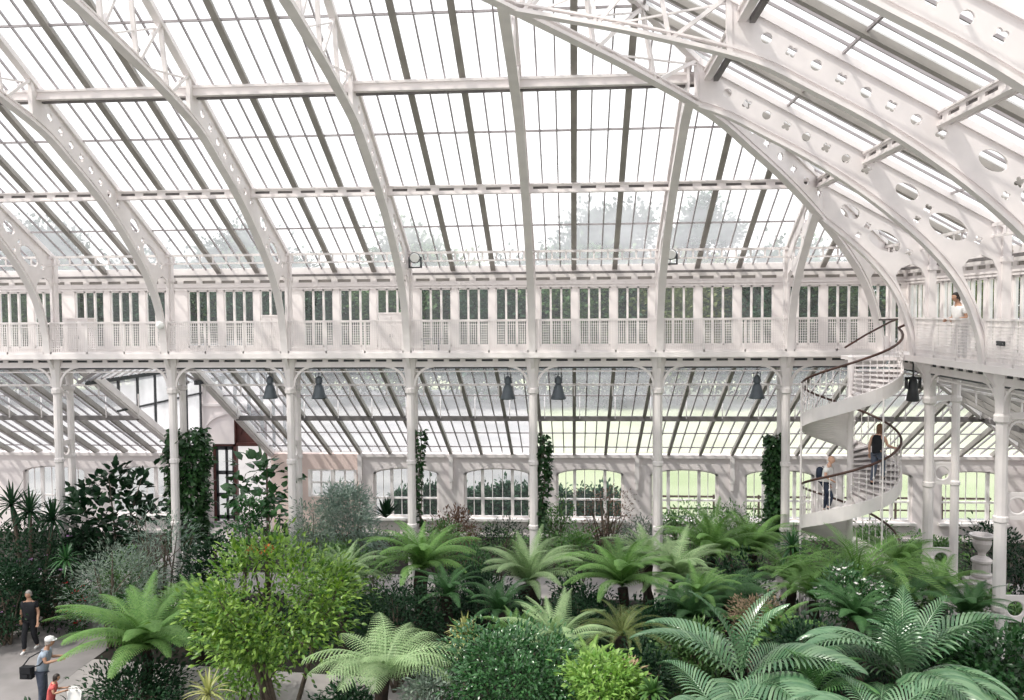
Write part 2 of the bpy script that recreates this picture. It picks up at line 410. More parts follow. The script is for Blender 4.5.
# ------------------------------------------------------------------ clerestory: wall and windows behind the gallery
WN = [0]
def clerestory(m, name, a0, a1, centres):
    w = MB()
    ZT, ZB = 10.05, 8.2
    w.mbox(m, a0, a1, UW, UW + .14, 7.9, ZB)
    w.mbox(m, a0, a1, UW, UW + .14, ZT, 10.27); w.mbox(m, a0, a1, UW, UW + .14, 10.36, 10.75)
    n = max(1, int(round((a1 - a0) / .635)))
    for i in range(n + 1):                                      # slotted frieze
        c = a0 + (a1 - a0) * i / n; w.mbox(m, max(a0, c - .1), min(a1, c + .1), UW, UW + .14, 10.27, 10.36)
    bk = MB(); bk.mbox(m, a0, a1, UW + .04, UW + .05, 10.25, 10.38); bk = bk.build('trim_frieze_shade', 'rafter'); bk['kind'] = 'structure'  # dark strip painting the shade behind the frieze slots
    w.mbox(m, a0, a1, UW - .05, UW + .02, ZT + .0, ZT + .05); w.mbox(m, a0, a1, UW - .06, UW + .02, 10.13, 10.19)
    edges = [a0] + [e for c in centres for e in (c - .5, c + .5)] + [a1]
    for i in range(0, len(edges), 2):
        if edges[i + 1] > edges[i] + .01:
            w.mbox(m, edges[i], edges[i + 1], UW, UW + .14, ZB, ZT)
    o = w.build(name, 'white2'); o['kind'] = 'structure'
    for c in centres:
        WN[0] += 1
        s = struct('window_%d' % WN[0], m(c, UW, ZB))
        f = MB()
        for x in (c - .5, c - .5 + .333, c + .5 - .333, c + .5):
            h = .04 if abs(abs(x - c) - .5) < .01 else .03
            f.mbox(m, x - h, x + h, UW + .02, UW + .1, ZB, ZT)
        f.mbox(m, c - .5, c + .5, UW + .02, UW + .1, ZB, ZB + .05); f.mbox(m, c - .5, c + .5, UW + .02, UW + .1, ZT - .05, ZT)
        f.mbox(m, c - .5, c + .5, UW + .03, UW + .09, 8.98, 9.03)
        f.build('window_frame', 'white2', s)
        g = MB(); g.add([m(c - .5, UW + .06, ZB), m(c + .5, UW + .06, ZB), m(c + .5, UW + .06, ZT), m(c - .5, UW + .06, ZT)], [(0, 1, 2, 3)])
        g.build('pane', 'winglass', s)
cs = [x + BAY / 2 + d for x in COLX for d in (-1.2, 0, 1.2)]
clerestory(far, 'wall_far', -26, 10.2, [c for c in cs if -24.5 < c < 9.7])
cs = [23.1 + 1.8 + d for d in (-1.15, 0, 1.15)] + [y + BAY / 2 + d for y in COLY[1:] for d in (-1.2, 0, 1.2)]
clerestory(end, 'wall_right', 9.5, 26.84, sorted(cs))

# ------------------------------------------------------------------ gallery deck, beam below it, balustrades
d = MB(); d.mbox(far, -26, 10.2, UL - .02, UW, 7.93, 8.0); d.mbox(end, 7.5, UL, UL - .02, UW, 7.93, 8.0)
d.mbox(far, -26, UL - OFF, UL - .06, UL + .02, 7.9, 8.06); d.mbox(end, 7.5, UL, UL - .06, UL + .02, 7.9, 8.06)
o = d.build('floor_gallery', 'white2'); o['kind'] = 'structure'
def gallery_beam(m, a0, a1, label):
    t = thing('gallery_beam', label, 'beam', m(a0, UC, 7.6), 'beams under the gallery'); p = MB()
    p.mbox(m, a0, a1, UC - .08, UC + .02, 7.84, 7.93); p.mbox(m, a0, a1, UC - .08, UC + .02, 7.62, 7.77); p.mbox(m, a0, a1, UC - .1, UC + .04, 7.6, 7.64)
    n = max(1, int(round((a1 - a0) / .52)))
    for i in range(n + 1):
        c = a0 + (a1 - a0) * i / n; p.mbox(m, max(a0, c - .08), min(a1, c + .08), UC - .08, UC + .02, 7.77, 7.84)
    p.build('slotted_web', 'white', t)
    q = MB(); q.mbox(m, a0, a1, UC - .03, UC - .02, 7.75, 7.86); q.mbox(m, a0, a1, UC - .06, UC - .02, 7.55, 7.6); q.build('slot_shade', 'iron', t)  # dark strips painting the shade in the slots and below the beam
    q = MB(); q.mbox(m, a0, a1, UC - .04, UC + .01, 7.44, 7.48); q.build('lower_rod', 'white', t)
    n = max(2, int((a1 - a0) / .95))
    for i in range(1, n):
        c = a0 + (a1 - a0) * i / n
        MB().mbox(m, c - .04, c + .04, UC, UR, 7.7, 7.92).build('joist', 'white', t)
    b = MB(); b.mbox(m, a0, a1, UR - .04, UR + .06, 7.5, 7.9); b.build('back_beam', 'white', t)
for i in range(len(COLX) - 1):
    gallery_beam(far, COLX[i] + .14, COLX[i + 1] - .14, 'slotted white beam under the long gallery, bay %s' % ['beyond the left edge', 'at the left edge of the photo', 'left of the doorway', 'over the doorway', 'right of the doorway', 'left of the round floodlight', 'right of the round floodlight', 'next to the ivy-clad stair column'][i])
gallery_beam(far, COLX[-1] + .14, 9.3, 'slotted white beam under the long gallery behind the spiral stair')
gallery_beam(end, 23.3, 25.8, 'slotted white beam under the end gallery behind the stair head')
gallery_beam(end, 19.45, 22.95, 'slotted white beam under the end gallery below the person in white')
gallery_beam(end, 15.6, 19.13, 'slotted white beam under the end gallery at the right edge of the photo')

def balustrade(m, a0, a1, label):
    t = thing('gallery_railing', label, 'railing', m(a0, UL, 8.06), 'white lattice gallery railings')
    u = UL; z0, z1 = 8.06, 9.02
    r = MB(); r.mbox(m, a0, a1, u - .035, u + .035, z1, z1 + .045); r.build('top_rail', 'white', t)
    b = MB(); b.mbox(m, a0, a1, u - .02, u + .02, z0, z0 + .07); b.mbox(m, a0, a1, u - .012, u + .012, z0 + .16, z0 + .185)
    b.mbox(m, a0, a1, u - .012, u + .012, z1 - .13, z1 - .105); b.build('bottom_rail', 'white', t)
    L = a1 - a0; n = max(2, int(round(L / 1.27)))
    for i in range(n + 1):
        c = min(max(a0 + L * i / n, a0 + .02), a1 - .02); MB().mbox(m, c - .022, c + .022, u - .02, u + .02, z0, z1).build('upright', 'white', t)
    f = MB(); k = int(L / .064)
    for i in range(k + 1):
        c = a0 + L * i / k; f.mbox(m, c - .013, c + .013, u - .006, u + .006, z0 + .07, z1)
    for j in range(1, 9):
        z = z0 + .17 + (z1 - z0 - .29) * j / 9; f.mbox(m, a0, a1, u - .005, u + .005, z - .009, z + .009)
    f.build('lattice', 'white', t)
lab = ['at the left edge of the photo', 'ending at the white globe light', 'above the doorway', 'with the cabinet behind its right end',
       'with a small stool behind its left end', 'in front of the middle windows', 'in the second bay left of the spiral stair']
for i in range(1, len(COLX) - 1):
    balustrade(far, COLX[i] + .1, COLX[i + 1] - .1, 'white lattice gallery railing ' + lab[i - 1 + 0])
balustrade(far, COLX[-1] + .1, UL - OFF, 'white lattice gallery railing running into the corner behind the spiral stair')
balustrade(end, 19.4, 22.95, 'white end-gallery railing in front of the person in white')
balustrade(end, 15.6, 19.15, 'white end-gallery railing with the small dark plaque on it')
balustrade(end, 11.8, 15.36, 'white end-gallery railing just outside the right edge, next to the plaque railing')

# ------------------------------------------------------------------ columns
def make_column(m, a, label, group='white iron columns under the gallery'):
    t = thing('column', label, 'column', m(a, UC, 0), group)
    c = m(a, UC, 0); p = MB()
    prof = [(.24, 0), (.24, .3), (.19, .36), (.16, .5), (.135, .6), (.135, 2.55), (.165, 2.58), (.165, 2.68), (.135, 2.71), (.13, 4.55), (.16, 4.58), (.16, 4.68), (.13, 4.71), (.128, 6.75), (.175, 6.8),
            (.185, 6.92), (.15, 6.98), (.15, 7.05), (.16, 7.3), (.2, 7.55), (.24, 7.75), (.25, 7.92)]
    p.lathe(c, prof, 10); p.build('shaft', 'white', t)
    c2 = m(a, UR, 0); q = MB(); q.lathe(c2, [(.18, 0), (.18, .3), (.11, .5), (.11, 4.6), (.135, 4.62), (.135, 4.7), (.105, 4.74), (.105, 6.8), (.15, 6.85), (.15, 6.95), (.11, 7.0), (.13, 7.9)], 10)
    q.build('rear_shaft', 'white', t)
    um = (UC + UR) / 2
    for z in (2.62, 4.92):
        pv, pf = curve_plate('ring_plate', [(UC + .1, z - .26), (UR - .08, z - .26), (UR - .08, z + .26), (UC + .1, z + .26)], [ellipse((um + .01, z), .19, .19, 24)], .05)
        rp = MB().add([m(a + q, x_, y_) for (x_, y_, q) in pv], pf); rp.ring(m, (a, um + .01, z), .2, .035, 24); rp.build('ring_plate', 'white', t)
        MB().mbox(m, a - .03, a + .03, UC, UR, z - .3, z - .23).build('crossbar', 'white', t)
        MB().mbox(m, a - .03, a + .03, UC, UR, z + .23, z + .3).build('crossbar', 'white', t)
    h = MB(); h.mbox(m, a - .04, a + .04, UC, UR, 6.85, 7.0)
    arc = [m(a, um + .22 * math.cos(x), 6.5 + .3 * math.sin(x)) for x in [PI * i / 10 for i in range(11)]]
    h.sweep(arc, .06, .05, Vector(m(1, 0, 0)) - Vector(m(0, 0, 0))); h.build('arched_head', 'white', t)
    for s in (-1, 1):                                        # quarter-arch brackets up to the gallery beam
        b = MB(); n = Vector(m(0, 1, 0)) - Vector(m(0, 0, 0))
        arc = [m(a + s * (.14 + .62 * (1 - math.cos(x))), UC - .03, 7.0 + .62 * math.sin(x)) for x in [PI / 2 * i / 8 for i in range(9)]]
        b.sweep(arc, .07, .07, n); b.build('bracket', 'white', t)
    # cantilever bracket under the gallery lip
    b = MB(); b.add([m(a + x, u, z) for x in (-.05, .05) for (u, z) in ((UC - .12, 7.25), (UC - .12, 7.9), (UL + .02, 7.9), (UL + .06, 7.8), (UL + .25, 7.55))],
                    [(0, 1, 2, 3, 4), (9, 8, 7, 6, 5)] + [(i, i + 5, (i + 1) % 5 + 5, (i + 1) % 5) for i in range(5)])
    b.build('corbel', 'white', t)
    return t
cl = {-4: 'white paired column at the left edge, with rings between its two shafts', -3: 'white column in front of the tall dark ivy mass by the doorway',
      -2: 'white paired column just right of the doorway, between two bell lamps', -1: 'white column with a thin creeper climbing beside it',
      0: 'white column with a thick creeper on its right, left of the middle arched windows', 1: 'plain white column in front of the arched windows, nothing climbing on it',
      2: 'white column clothed in dark ivy next to the spiral stair', -5: 'white column just beyond the left edge of the photo', -6: 'white column far beyond the left edge of the photo'}
COLT = {}
col0 = make_column(far, COLX[6], cl[0])
for k in (-4, -3, -2, -1, 1, 2):
    dup(col0, (KX + BAY * k, UC, 0), cl[k])
colr = make_column(end, 23.1, 'white paired end-wall column with an open ring, beside the stone urn pedestal')
dup(colr, end(19.29, UC, 0), 'tall white end-wall column nearest the camera at the right edge')

# ------------------------------------------------------------------ aisle (lean-to) roofs and outer wall
ZE = 3.4; YW = 34.7; XW = 18.2
def zlow(u): return ZE + SL * (YW - u)
def endl(a, u, z): return (u - OFF, a, z)
def lean_to(name, m, a0, a1, hip, inv, grid0, utop, skip=None):
    s = struct(name); ub = YW; off = .1
    spans = [(a0, a1)] if not skip else [(a0, skip[0]), (skip[1], a1)]
    g = MB()
    for (p, q) in spans:
        last = (q == a1)
        qt = hip(utop) if last else q; qb = hip(ub) if last else q
        g.add([m(p, ub, zlow(ub) + off), m(qb, ub, zlow(ub) + off), m(qt, utop, zlow(utop) + off), m(p, utop, zlow(utop) + off)], [(0, 1, 2, 3)])
    g.build('glass', 'lowglass', s)
    side = Vector(m(1, 0, 0)) - Vector(m(0, 0, 0)); thin = MB(); i = 0; a = grid0
    while a < hip(ub) - .1:
        if a >= a0 - .01 and not (skip and skip[0] + .05 < a < skip[1] - .05):
            ut = max(utop, inv(a))
            if i % 3 == 0:
                heavy = skip and (abs(a - skip[0]) < .1 or abs(a - skip[1]) < .1)
                r_ = MB(); r_.sweep([m(a, ut, zlow(ut) + .0), m(a, ub, zlow(ub) + .0)], .2 if heavy else .07, .34 if heavy else .2, side)
                r_.sweep([m(a, ut, zlow(ut) - .1), m(a, ub, zlow(ub) - .1)], .26 if heavy else .12, .04, side)
                r_.build('rafter', 'white' if heavy else 'rafter', s)
            else: thin.sweep([m(a, ut, zlow(ut) + .08), m(a, ub, zlow(ub) + .08)], .036, .07, side)
        i += 1; a = grid0 + i * BAY / 9
    for (p, q) in spans:
        last = (q == a1)
        for u in (29.6, 32.75, 34.1):
            thin.sweep([m(p, u, zlow(u) + .07), m(hip(u) if last else q, u, zlow(u) + .07)], .05, .05, (0, 0, 1))
    thin.build('glazing_bars', 'bar', s)
    for (p, q) in spans:
        last = (q == a1)
        b = MB(); u = 31.0; qq = hip(u) if last else q
        b.mbox(m, p, qq, u - .06, u + .06, zlow(u) - .22, zlow(u) - .04); b.build('beam', 'leadshade', s)
        b = MB(); u = 28.3; qq = hip(u) if last else q
        b.mbox(m, p, qq, u - .025, u + .025, zlow(u) - .2, zlow(u) - .13)
        n = int((qq - p) / 1.27)
        for j in range(n + 1): b.mbox(m, p + j * 1.27 - .02, p + j * 1.27 + .02, u - .02, u + .02, zlow(u) - .55, zlow(u) - .1)
        b.build('vent_rail', 'white', s)
        b = MB(); u = 30.6; qq = hip(u) if last else q
        n = int((qq - p) / 1.27)
        for j in range(n + 1): b.mbox(m, p + .2 + j * 1.27 - .015, p + .2 + j * 1.27 + .015, u - .02, u + .02, zlow(u) - .3, zlow(u) + .6)
        b.build('vent_gear', 'white', s)
    return s
PX0, PX1 = COLX[2], COLX[3]          # the entrance bay
lean_to('ceiling_aisle_long', far, COLX[0] - 1.27, 99, hip_a_far, lambda a: a + OFF, COLX[0] - 1.27, 26.9, (PX0, PX1))
lean_to('ceiling_aisle_end', end, 7.86, 99, lambda u: u, lambda a: a, 7.86, 26.9)
h = MB(); h.sweep([hipmap(0, 26.9, zlow(26.9)), hipmap(0, YW, zlow(YW))], .18, .3, (.7071, -.7071, 0)); o = h.build('trim_aisle_hip', 'white'); o['kind'] = 'structure'

def arch_wall(m, a0, a1, name, openings, mat='plaster'):
    """outer wall as one plate with segmental-arched window openings"""
    outer = [(a0, .0), (a1, .0), (a1, ZE - .05), (a0, ZE - .05)]
    holes = []
    for (c, w) in openings:
        pts = [(c - w, .75), (c + w, .75), (c + w, 2.58)]
        pts += [(c + w * math.cos(PI * i / 12), 2.58 + .26 * math.sin(PI * i / 12)) for i in range(1, 12)] + [(c - w, 2.58)]
        holes.append(pts)
    vs, fs = curve_plate(name, outer, holes, .35)
    b = MB().add([m(x, YW + z, y) for (x, y, z) in vs], fs)
    b.mbox(m, a0, a1, YW - .24, YW + .24, .0, .12)
    b.mbox(m, a0, a1, YW - .26, YW + .2, ZE - .1, ZE + .03)
    o = b.build(name, mat); o['kind'] = 'structure'
    for (c, w) in openings:
        WN[0] += 1; s = struct('window_%d' % WN[0], m(c, YW, .75)); f = MB(); n = Vector(m(0, 1, 0)) - Vector(m(0, 0, 0))
        for x, hw in ((c - w + .05, .05), (c - .62, .06), (c + .62, .06), (c + w - .05, .05)):
            zt = 2.58 + .26 * math.sqrt(max(0, 1 - ((x - c) / w) ** 2)); f.mbox(m, x - hw, x + hw, YW - .06, YW + .06, .75, zt)
        for x in (c - .98, c - .21, c + .21, c + .98):
            if True:
                zt = 2.58 + .26 * math.sqrt(max(0, 1 - ((x - c) / w) ** 2)); f.mbox(m, x - .014, x + .014, YW - .02, YW + .02, .75, zt)
        f.sweep([m(c + w * .98 * math.cos(PI * i / 14), YW, 2.55 + .26 * math.sin(PI * i / 14)) for i in range(15)], .12, .07, n)
        for z in (.8, 1.55): f.mbox(m, c - w, c + w, YW - .05, YW + .05, z - .04, z + .03)
        f.mbox(m, c - w - .1, c + w + .1, YW - .35, YW + .05, .66, .76)
        f.build('window_frame', 'white2', s)
        g = MB(); pts = [(c - w, .75), (c + w, .75), (c + w, 2.6)] + [(c + w * math.cos(PI * i / 12), 2.58 + .26 * math.sin(PI * i / 12)) for i in range(1, 12)] + [(c - w, 2.6)]
        g.add([m(x, YW + .03, z) for x, z in pts], [tuple(range(len(pts)))]); g.build('pane', 'winglass', s)
mids = [x + BAY / 2 for x in COLX]
arch_wall(far, -26, PX0, 'wall_aisle_left', [(mids[0], 1.38), (mids[1], 1.38)])
arch_wall(far, COLX[4], XW + .2, 'wall_aisle_far', [(mids[i], 1.38) for i in (4, 5, 6, 7, 8)] + [(mids[8] + BAY, 1.38), (mids[8] + 2 * BAY - .1, 1.25)])
arch_wall(end, 8.0, YW, 'wall_aisle_right', [(32.4, 1.38), (28.6, 1.38), (24.8, 1.38), (21.0, 1.38), (17.2, 1.38)])
# small pilaster brackets on the piers
for k in list(range(1, 9)) + [9]:
    x = KX + BAY * (k - 6)
    if x < PX1 + 1: continue
    b = MB(); b.box(x - .09, x + .09, YW - .32, YW - .15, 2.3, ZE); b.box(x - .05, x + .05, YW - .30, YW - .18, 2.0, 2.3); o = b.build('trim_%d' % (k + 20), 'white'); o['kind'] = 'structure'
# plain bay with a sash window right of the entrance
w = MB(); bx0, bx1 = PX1, COLX[4]
sx0, sx1 = -11.05, -9.0
w.box(bx0, sx0, YW - .17, YW + .17, 0, ZE); w.box(sx1, bx1, YW - .17, YW + .17, 0, ZE); w.box(sx0, sx1, YW - .17, YW + .17, 0, 1.6); w.box(sx0, sx1, YW - .17, YW + .17, 2.75, ZE)
o = w.build('wall_aisle_plain', 'pink'); o['kind'] = 'structure'
WN[0] += 1; s = struct('window_%d' % WN[0], (sx0, YW, 1.6)); f = MB()
for x in (sx0 + .05, (sx0 + sx1) / 2, sx1 - .05): f.box(x - .06, x + .06, YW - .2, YW + .05, 1.6, 2.75)
for x in (sx0 + .52, sx1 - .52): f.box(x - .025, x + .025, YW - .15, YW, 1.6, 2.75)
for z in (1.63, 2.2, 2.72): f.box(sx0, sx1, YW - .16, YW + .02, z - .035, z + .035)
f.build('window_frame', 'white2', s)
MB().add([(sx0, YW, 1.6), (sx1, YW, 1.6), (sx1, YW, 2.75), (sx0, YW, 2.75)], [(0, 1, 2, 3)]).build('pane', 'winglass', s)

# ------------------------------------------------------------------ entrance porch in the gap of the aisle roof
YP = 36.6; ZP = 6.1
outer = [(PX0 - .1, 0), (PX1 + .1, 0), (PX1 + .1, ZP), (PX0 - .1, ZP)]
dc = -14.75; dm = -15.0
hole = [(dc - 1.25, .02), (dc + 1.25, .02), (dc + 1.25, 5.0), (dm, 5.0), (dm, 3.5), (dc - 1.25, 3.5)]
vs, fs = curve_plate('wall', outer, [hole], .3)
b = MB().add([(x, YP + z, y) for x, y, z in vs], fs)
b.sweep([(-15.05 + 1.35 * math.cos(PI * i / 16), YP - .18, 3.9 + 1.0 * math.sin(PI * i / 16)) for i in range(17)], .1, .12, (0, 1, 0))
b.box(PX0, PX1, YP - .25, YP, 5.2, 5.32)
o = b.build('wall_porch_end', 'plaster'); o['kind'] = 'structure'
b = MB()
for x in (PX0 - .1, PX1):                                     # porch cheeks: low walls, then glazed uprights
    b.box(x, x + .1, YW, YP, 0, 3.6)
o = b.build('wall_porch_sides', 'plaster'); o['kind'] = 'structure'
WN[0] += 1; s = struct('window_%d' % WN[0], (PX0, 30, 5)); f = MB()
for y in [28.2 + 1.35 * i for i in range(7)]:
    zb = max(3.6, zlow(y) + .15)
    if zb < 6.9: f.box(PX0 - .05, PX0 + .05, y - .06, y + .06, zb, 7.0)
f.box(PX0 - .06, PX0 + .06, 27.6, YP, 6.9, 7.05); f.box(PX0 - .04, PX0 + .04, 29.5, YP, 5.75, 5.82)
f.build('window_frame', 'iron', s)
g = MB().add([(PX0, 28.2, 7.0), (PX0, YW, ZE), (PX0, YP, ZE), (PX0, YP, 7.0)], [(0, 1, 2, 3)]); g.build('pane', 'milkglass', s)
WN[0] += 1; s = struct('window_%d' % WN[0], (PX1, 30, 5)); f = MB()
for y in [28.2 + 1.35 * i for i in range(7)]:
    zb = max(3.6, zlow(y) + .15)
    if zb < 6.9: f.box(PX1 - .05, PX1 + .05, y - .06, y + .06, zb, 7.0)
f.box(PX1 - .06, PX1 + .06, 27.6, YP, 6.9, 7.05); f.build('window_frame', 'iron', s)
WN[0] += 1; s = struct('window_%d' % WN[0], (dc, YP, ZP)); f = MB()
for i in range(9): x = PX0 + (PX1 - PX0) * i / 8; f.box(x - .04, x + .04, YP - .05, YP + .05, ZP, 7.0)
f.build('window_frame', 'iron', s)
MB().add([(PX0, YP, ZP), (PX1, YP, ZP), (PX1, YP, 7.0), (PX0, YP, 7.0)], [(0, 1, 2, 3)]).build('pane', 'milkglass', s)
s = struct('ceiling_porch'); xm = (PX0 + PX1) / 2; g = MB(); th = MB()
for sg, x in ((1, PX0), (-1, PX1)):
    g.add([(x, 27.0, 7.0), (x, YP, 7.0), (xm, YP, 8.1), (xm, 27.0, 8.1)], [(0, 1, 2, 3)])
    for i in range(16): y = 27.1 + i * .62; th.bar((x, y, 7.02), (xm, y, 8.12), .07 if i % 3 == 0 else .035, .09)
g.build('glass', 'lowglass', s); th.build('glazing_bars', 'bar', s)
# door: frame, transom, dark fanlight, left leaf shut, right leaf folded back
dr = struct('door_1', (dc, YP, 0)); f = MB()
for x, zt in ((dc - 1.2, 3.5), (dm, 5.0), (dc + 1.2, 5.0)): f.box(x - .06, x + .06, YP - .12, YP + .12, 0, zt)
f.box(dc - 1.25, dc + 1.25, YP - .12, YP + .12, 3.4, 3.55); f.box(dm, dc + 1.25, YP - .12, YP + .12, 4.86, 5.0)
f.build('door_frame', 'door', dr)
lf = MB()
for x in (dc - 1.1, dc - .66, dm - .1): lf.box(x - .05, x + .05, YP - .06, YP + .02, .02, 3.38)
for z in (.2, 1.2, 2.2, 3.3): lf.box(dc - 1.13, dm - .07, YP - .06, YP + .02, z - .08, z + .08)
lf = lf.build('door_leaf', 'iron', dr)
MB().add([(dc - 1.05, YP - .02, .1), (dm - .07, YP - .02, .1), (dm - .07, YP - .02, 3.35), (dc - 1.05, YP - .02, 3.35)], [(0, 1, 2, 3)]).build('door_glass', 'winglass', lf)
fl = MB(); fl.box(dm + .06, dc + 1.14, YP + .0, YP + .04, 3.55, 4.86); fl.sweep([((dm + dc + 1.2) / 2 + .5 * math.cos(PI * i / 12), YP - .03, 3.9 + .5 * math.sin(PI * i / 12)) for i in range(13)], .05, .06, (0, 1, 0)); fl.build('fanlight', 'door', dr)
# ------------------------------------------------------------------ ground, paths and the park outside
g = MB(); g.box(-30, 19, 2, 35, -.4, 0); o = g.build('floor', 'soil'); o['kind'] = 'structure'
def slab(name, poly, z, mat):
    b = MB(); n = len(poly); b.add([(x, y, z) for x, y in poly] + [(x, y, -.1) for x, y in poly], [tuple(range(n)), tuple(range(2 * n - 1, n - 1, -1))] + [(i, i + n, (i + 1) % n + n, (i + 1) % n) for i in range(n)])
    o = b.build(name, mat, fix=True); o['kind'] = 'structure'; return o
slab('floor_path_left', [(-16.0, 12), (-12.6, 12), (-12.9, 20), (-12.9, 27), (-16.0, 27)], .03, 'shadedpath')
slab('floor_path_cross', [(-13.3, 18.9), (-3.2, 18.2), (-2.6, 20.6), (-13.3, 21.6)], .026, 'path')
slab('floor_path_aisle', [(-25, 27.0), (16.5, 27.0), (16.5, 29.2), (-25, 29.2)], .035, 'path')
slab('floor_path_door', [(-15.6, 29.2), (-12.7, 29.2), (-12.9, 40), (-15.4, 40)], .032, 'path')
b = MB(); b.box(-16.2, -16.0, 12, 26.6, 0, .12); o = b.build('trim_kerb', 'kerb'); o['kind'] = 'structure'
g = MB(); g.add([(-160, 35.2, -.05), (160, 35.2, -.05), (160, 260, -.05), (-160, 260, -.05)], [(0, 1, 2, 3)])
g.add([(18.5, -40, -.05), (160, -40, -.05), (160, 35.2, -.05), (18.5, 35.2, -.05)], [(0, 1, 2, 3)]); o = g.build('ground_lawn', 'lawn'); o['kind'] = 'structure'
slab('ground_terrace', [(-80, 35.2), (20, 35.2), (20, 38.5), (-1.0, 38.5), (-6, 100), (-110, 100)], -.01, 'gravel')

# ------------------------------------------------------------------ camera, daylight
cam = bpy.data.cameras.new('camera'); co = bpy.data.objects.new('camera', cam); COL.objects.link(co)
cam.sensor_width = 36; cam.sensor_fit = 'HORIZONTAL'; cam.lens = 847.357 * 36 / 1024; cam.clip_start = .1; cam.clip_end = 800
r_ = Vector((0.99746828, 0.070733, -0.00734048)); d_ = Vector((-0.00408569, -0.04605045, -0.99893076)); f_ = Vector((-0.0709954, 0.99643173, -0.04564487))
mw = Matrix.Identity(4)
for i in range(3): mw[i][0] = r_[i]; mw[i][1] = -d_[i]; mw[i][2] = -f_[i]
mw.translation = (0, 0, 9.3); co.matrix_world = mw; SC.camera = co
w = bpy.data.worlds.new('sky'); SC.world = w; w.use_nodes = True; nt = w.node_tree; nt.nodes.clear()
ow = nt.nodes.new('ShaderNodeOutputWorld'); bg = nt.nodes.new('ShaderNodeBackground'); bg.inputs['Strength'].default_value = SKY
tc = nt.nodes.new('ShaderNodeTexCoord'); sx = nt.nodes.new('ShaderNodeSeparateXYZ'); cr = nt.nodes.new('ShaderNodeValToRGB')
cr.color_ramp.elements[0].position = .05; cr.color_ramp.elements[0].color = (.70, .69, .676, 1)
cr.color_ramp.elements[1].position = .9; cr.color_ramp.elements[1].color = (.94, .97, 1.0, 1)
nt.links.new(tc.outputs['Generated'], sx.inputs[0]); nt.links.new(sx.outputs['Z'], cr.inputs['Fac'])
nt.links.new(cr.outputs['Color'], bg.inputs['Color']); nt.links.new(bg.outputs[0], ow.inputs[0])
sl = bpy.data.lights.new('sun', 'SUN'); sl.energy = SUN; sl.angle = math.radians(2.5); sl.color = (1.0, .95, .87)
so = bpy.data.objects.new('sun', sl); COL.objects.link(so)
so.rotation_euler = Vector((-.55, -.36, 1.0)).to_track_quat('Z', 'Y').to_euler()
vs = SC.view_settings; vs.view_transform = 'Standard'; vs.look = 'None'; vs.gamma = 1; vs.use_curve_mapping = False; vs.exposure = EXPO
SC.cycles.transparent_max_bounces = 24; SC.cycles.max_bounces = 8; SC.cycles.diffuse_bounces = 4; SC.cycles.caustics_reflective = False; SC.cycles.caustics_refractive = False
# ------------------------------------------------------------------ spiral staircase
SX, SY, SR = 7.5, 23.4, 1.24
PITCH = 2.79; Z180 = 3.58                      # tread height where the stair faces left, on the lower turn seen
def tz(th): return Z180 + PITCH * (th - 180) / 360.0
TH0 = 180 - Z180 / PITCH * 360; TH1 = 724.0
def sp(th, r, z): a = math.radians(th); return (SX + r * math.cos(a), SY + r * math.sin(a), z)
st = thing('spiral_staircase', 'white iron spiral staircase with dark handrail climbing to the gallery corner', 'staircase', (SX, SY, 0))
MB().lathe((SX, SY, 0), [(.2, 0), (.2, .1), (.1, .2), (.085, .3), (.085, 7.95), (.1, 8.0), (.02, 8.06)], 12).build('newel', 'white', st)
nst = int((TH1 - TH0) / 15.0); dth = (TH1 - TH0) / nst
tread = None
for i in range(nst):
    th = TH0 + dth * (i + 1); z = tz(TH0 + dth * (i + 1))
    if tread is None:
        b = MB(); th_ = 0.0
        pts = [(SX + r * math.cos(math.radians(a)), SY + r * math.sin(math.radians(a))) for (a, r) in ((-dth, .08), (-dth, SR), (-dth * .5, SR), (0, SR), (2, SR), (2, .08))]
        n = len(pts)
        b.add([(x, y, 0) for x, y in pts] + [(x, y, -.05) for x, y in pts], [tuple(range(n)), tuple(range(2 * n - 1, n - 1, -1))] + [(k, k + n, (k + 1) % n + n, (k + 1) % n) for k in range(n)])
        tread = b.build('tread', 'white', st, fix=True); o = tread
    else:
        o = tread.copy(); COL.objects.link(o); o.parent = st
    o.location = (0, 0, z); o.rotation_euler = (0, 0, math.radians(th))
def helix(r, dz, t0=TH0, t1=TH1, k=90): return [sp(t0 + (t1 - t0) * i / k, r, tz(t0 + (t1 - t0) * i / k) + dz) for i in range(k + 1)]
def helix_band(r, z0, z1, th, t0=TH0, t1=TH1, k=120):
    vs = []; fs = []
    for i in range(k + 1):
        t = t0 + (t1 - t0) * i / k; z = tz(t)
        vs += [sp(t, r - th, z + z0), sp(t, r + th, z + z0), sp(t, r + th, z + z1), sp(t, r - th, z + z1)]
    for i in range(k):
        for j in range(4): fs.append((4 * i + j, 4 * i + (j + 1) % 4, 4 * i + 4 + (j + 1) % 4, 4 * i + 4 + j))
    return MB().add(vs, fs)
helix_band(SR + .02, -.26, .1, .03).build('stringer', 'white', st)
vs = []; fs = []; k = 120                       # smooth under-side
for i in range(k + 1):
    t = TH0 + (TH1 - TH0) * i / k
    for z in (-.2, -.24): vs += [sp(t, .09, tz(t) + z), sp(t, SR, tz(t) + z)]
for i in range(k):
    b = 4 * i; fs += [(b, b + 1, b + 5, b + 4), (b + 3, b + 2, b + 6, b + 7)]
so_ = MB().add(vs, fs).build('soffit', 'white', st)
for i in range(nst):
    pass
hr = MB(); hr.tube(helix(SR + .02, .98), .034, 8); hr.build('handrail', 'wood', st, smooth=True)
nb = int((TH1 - TH0) / 8.2); bal = None
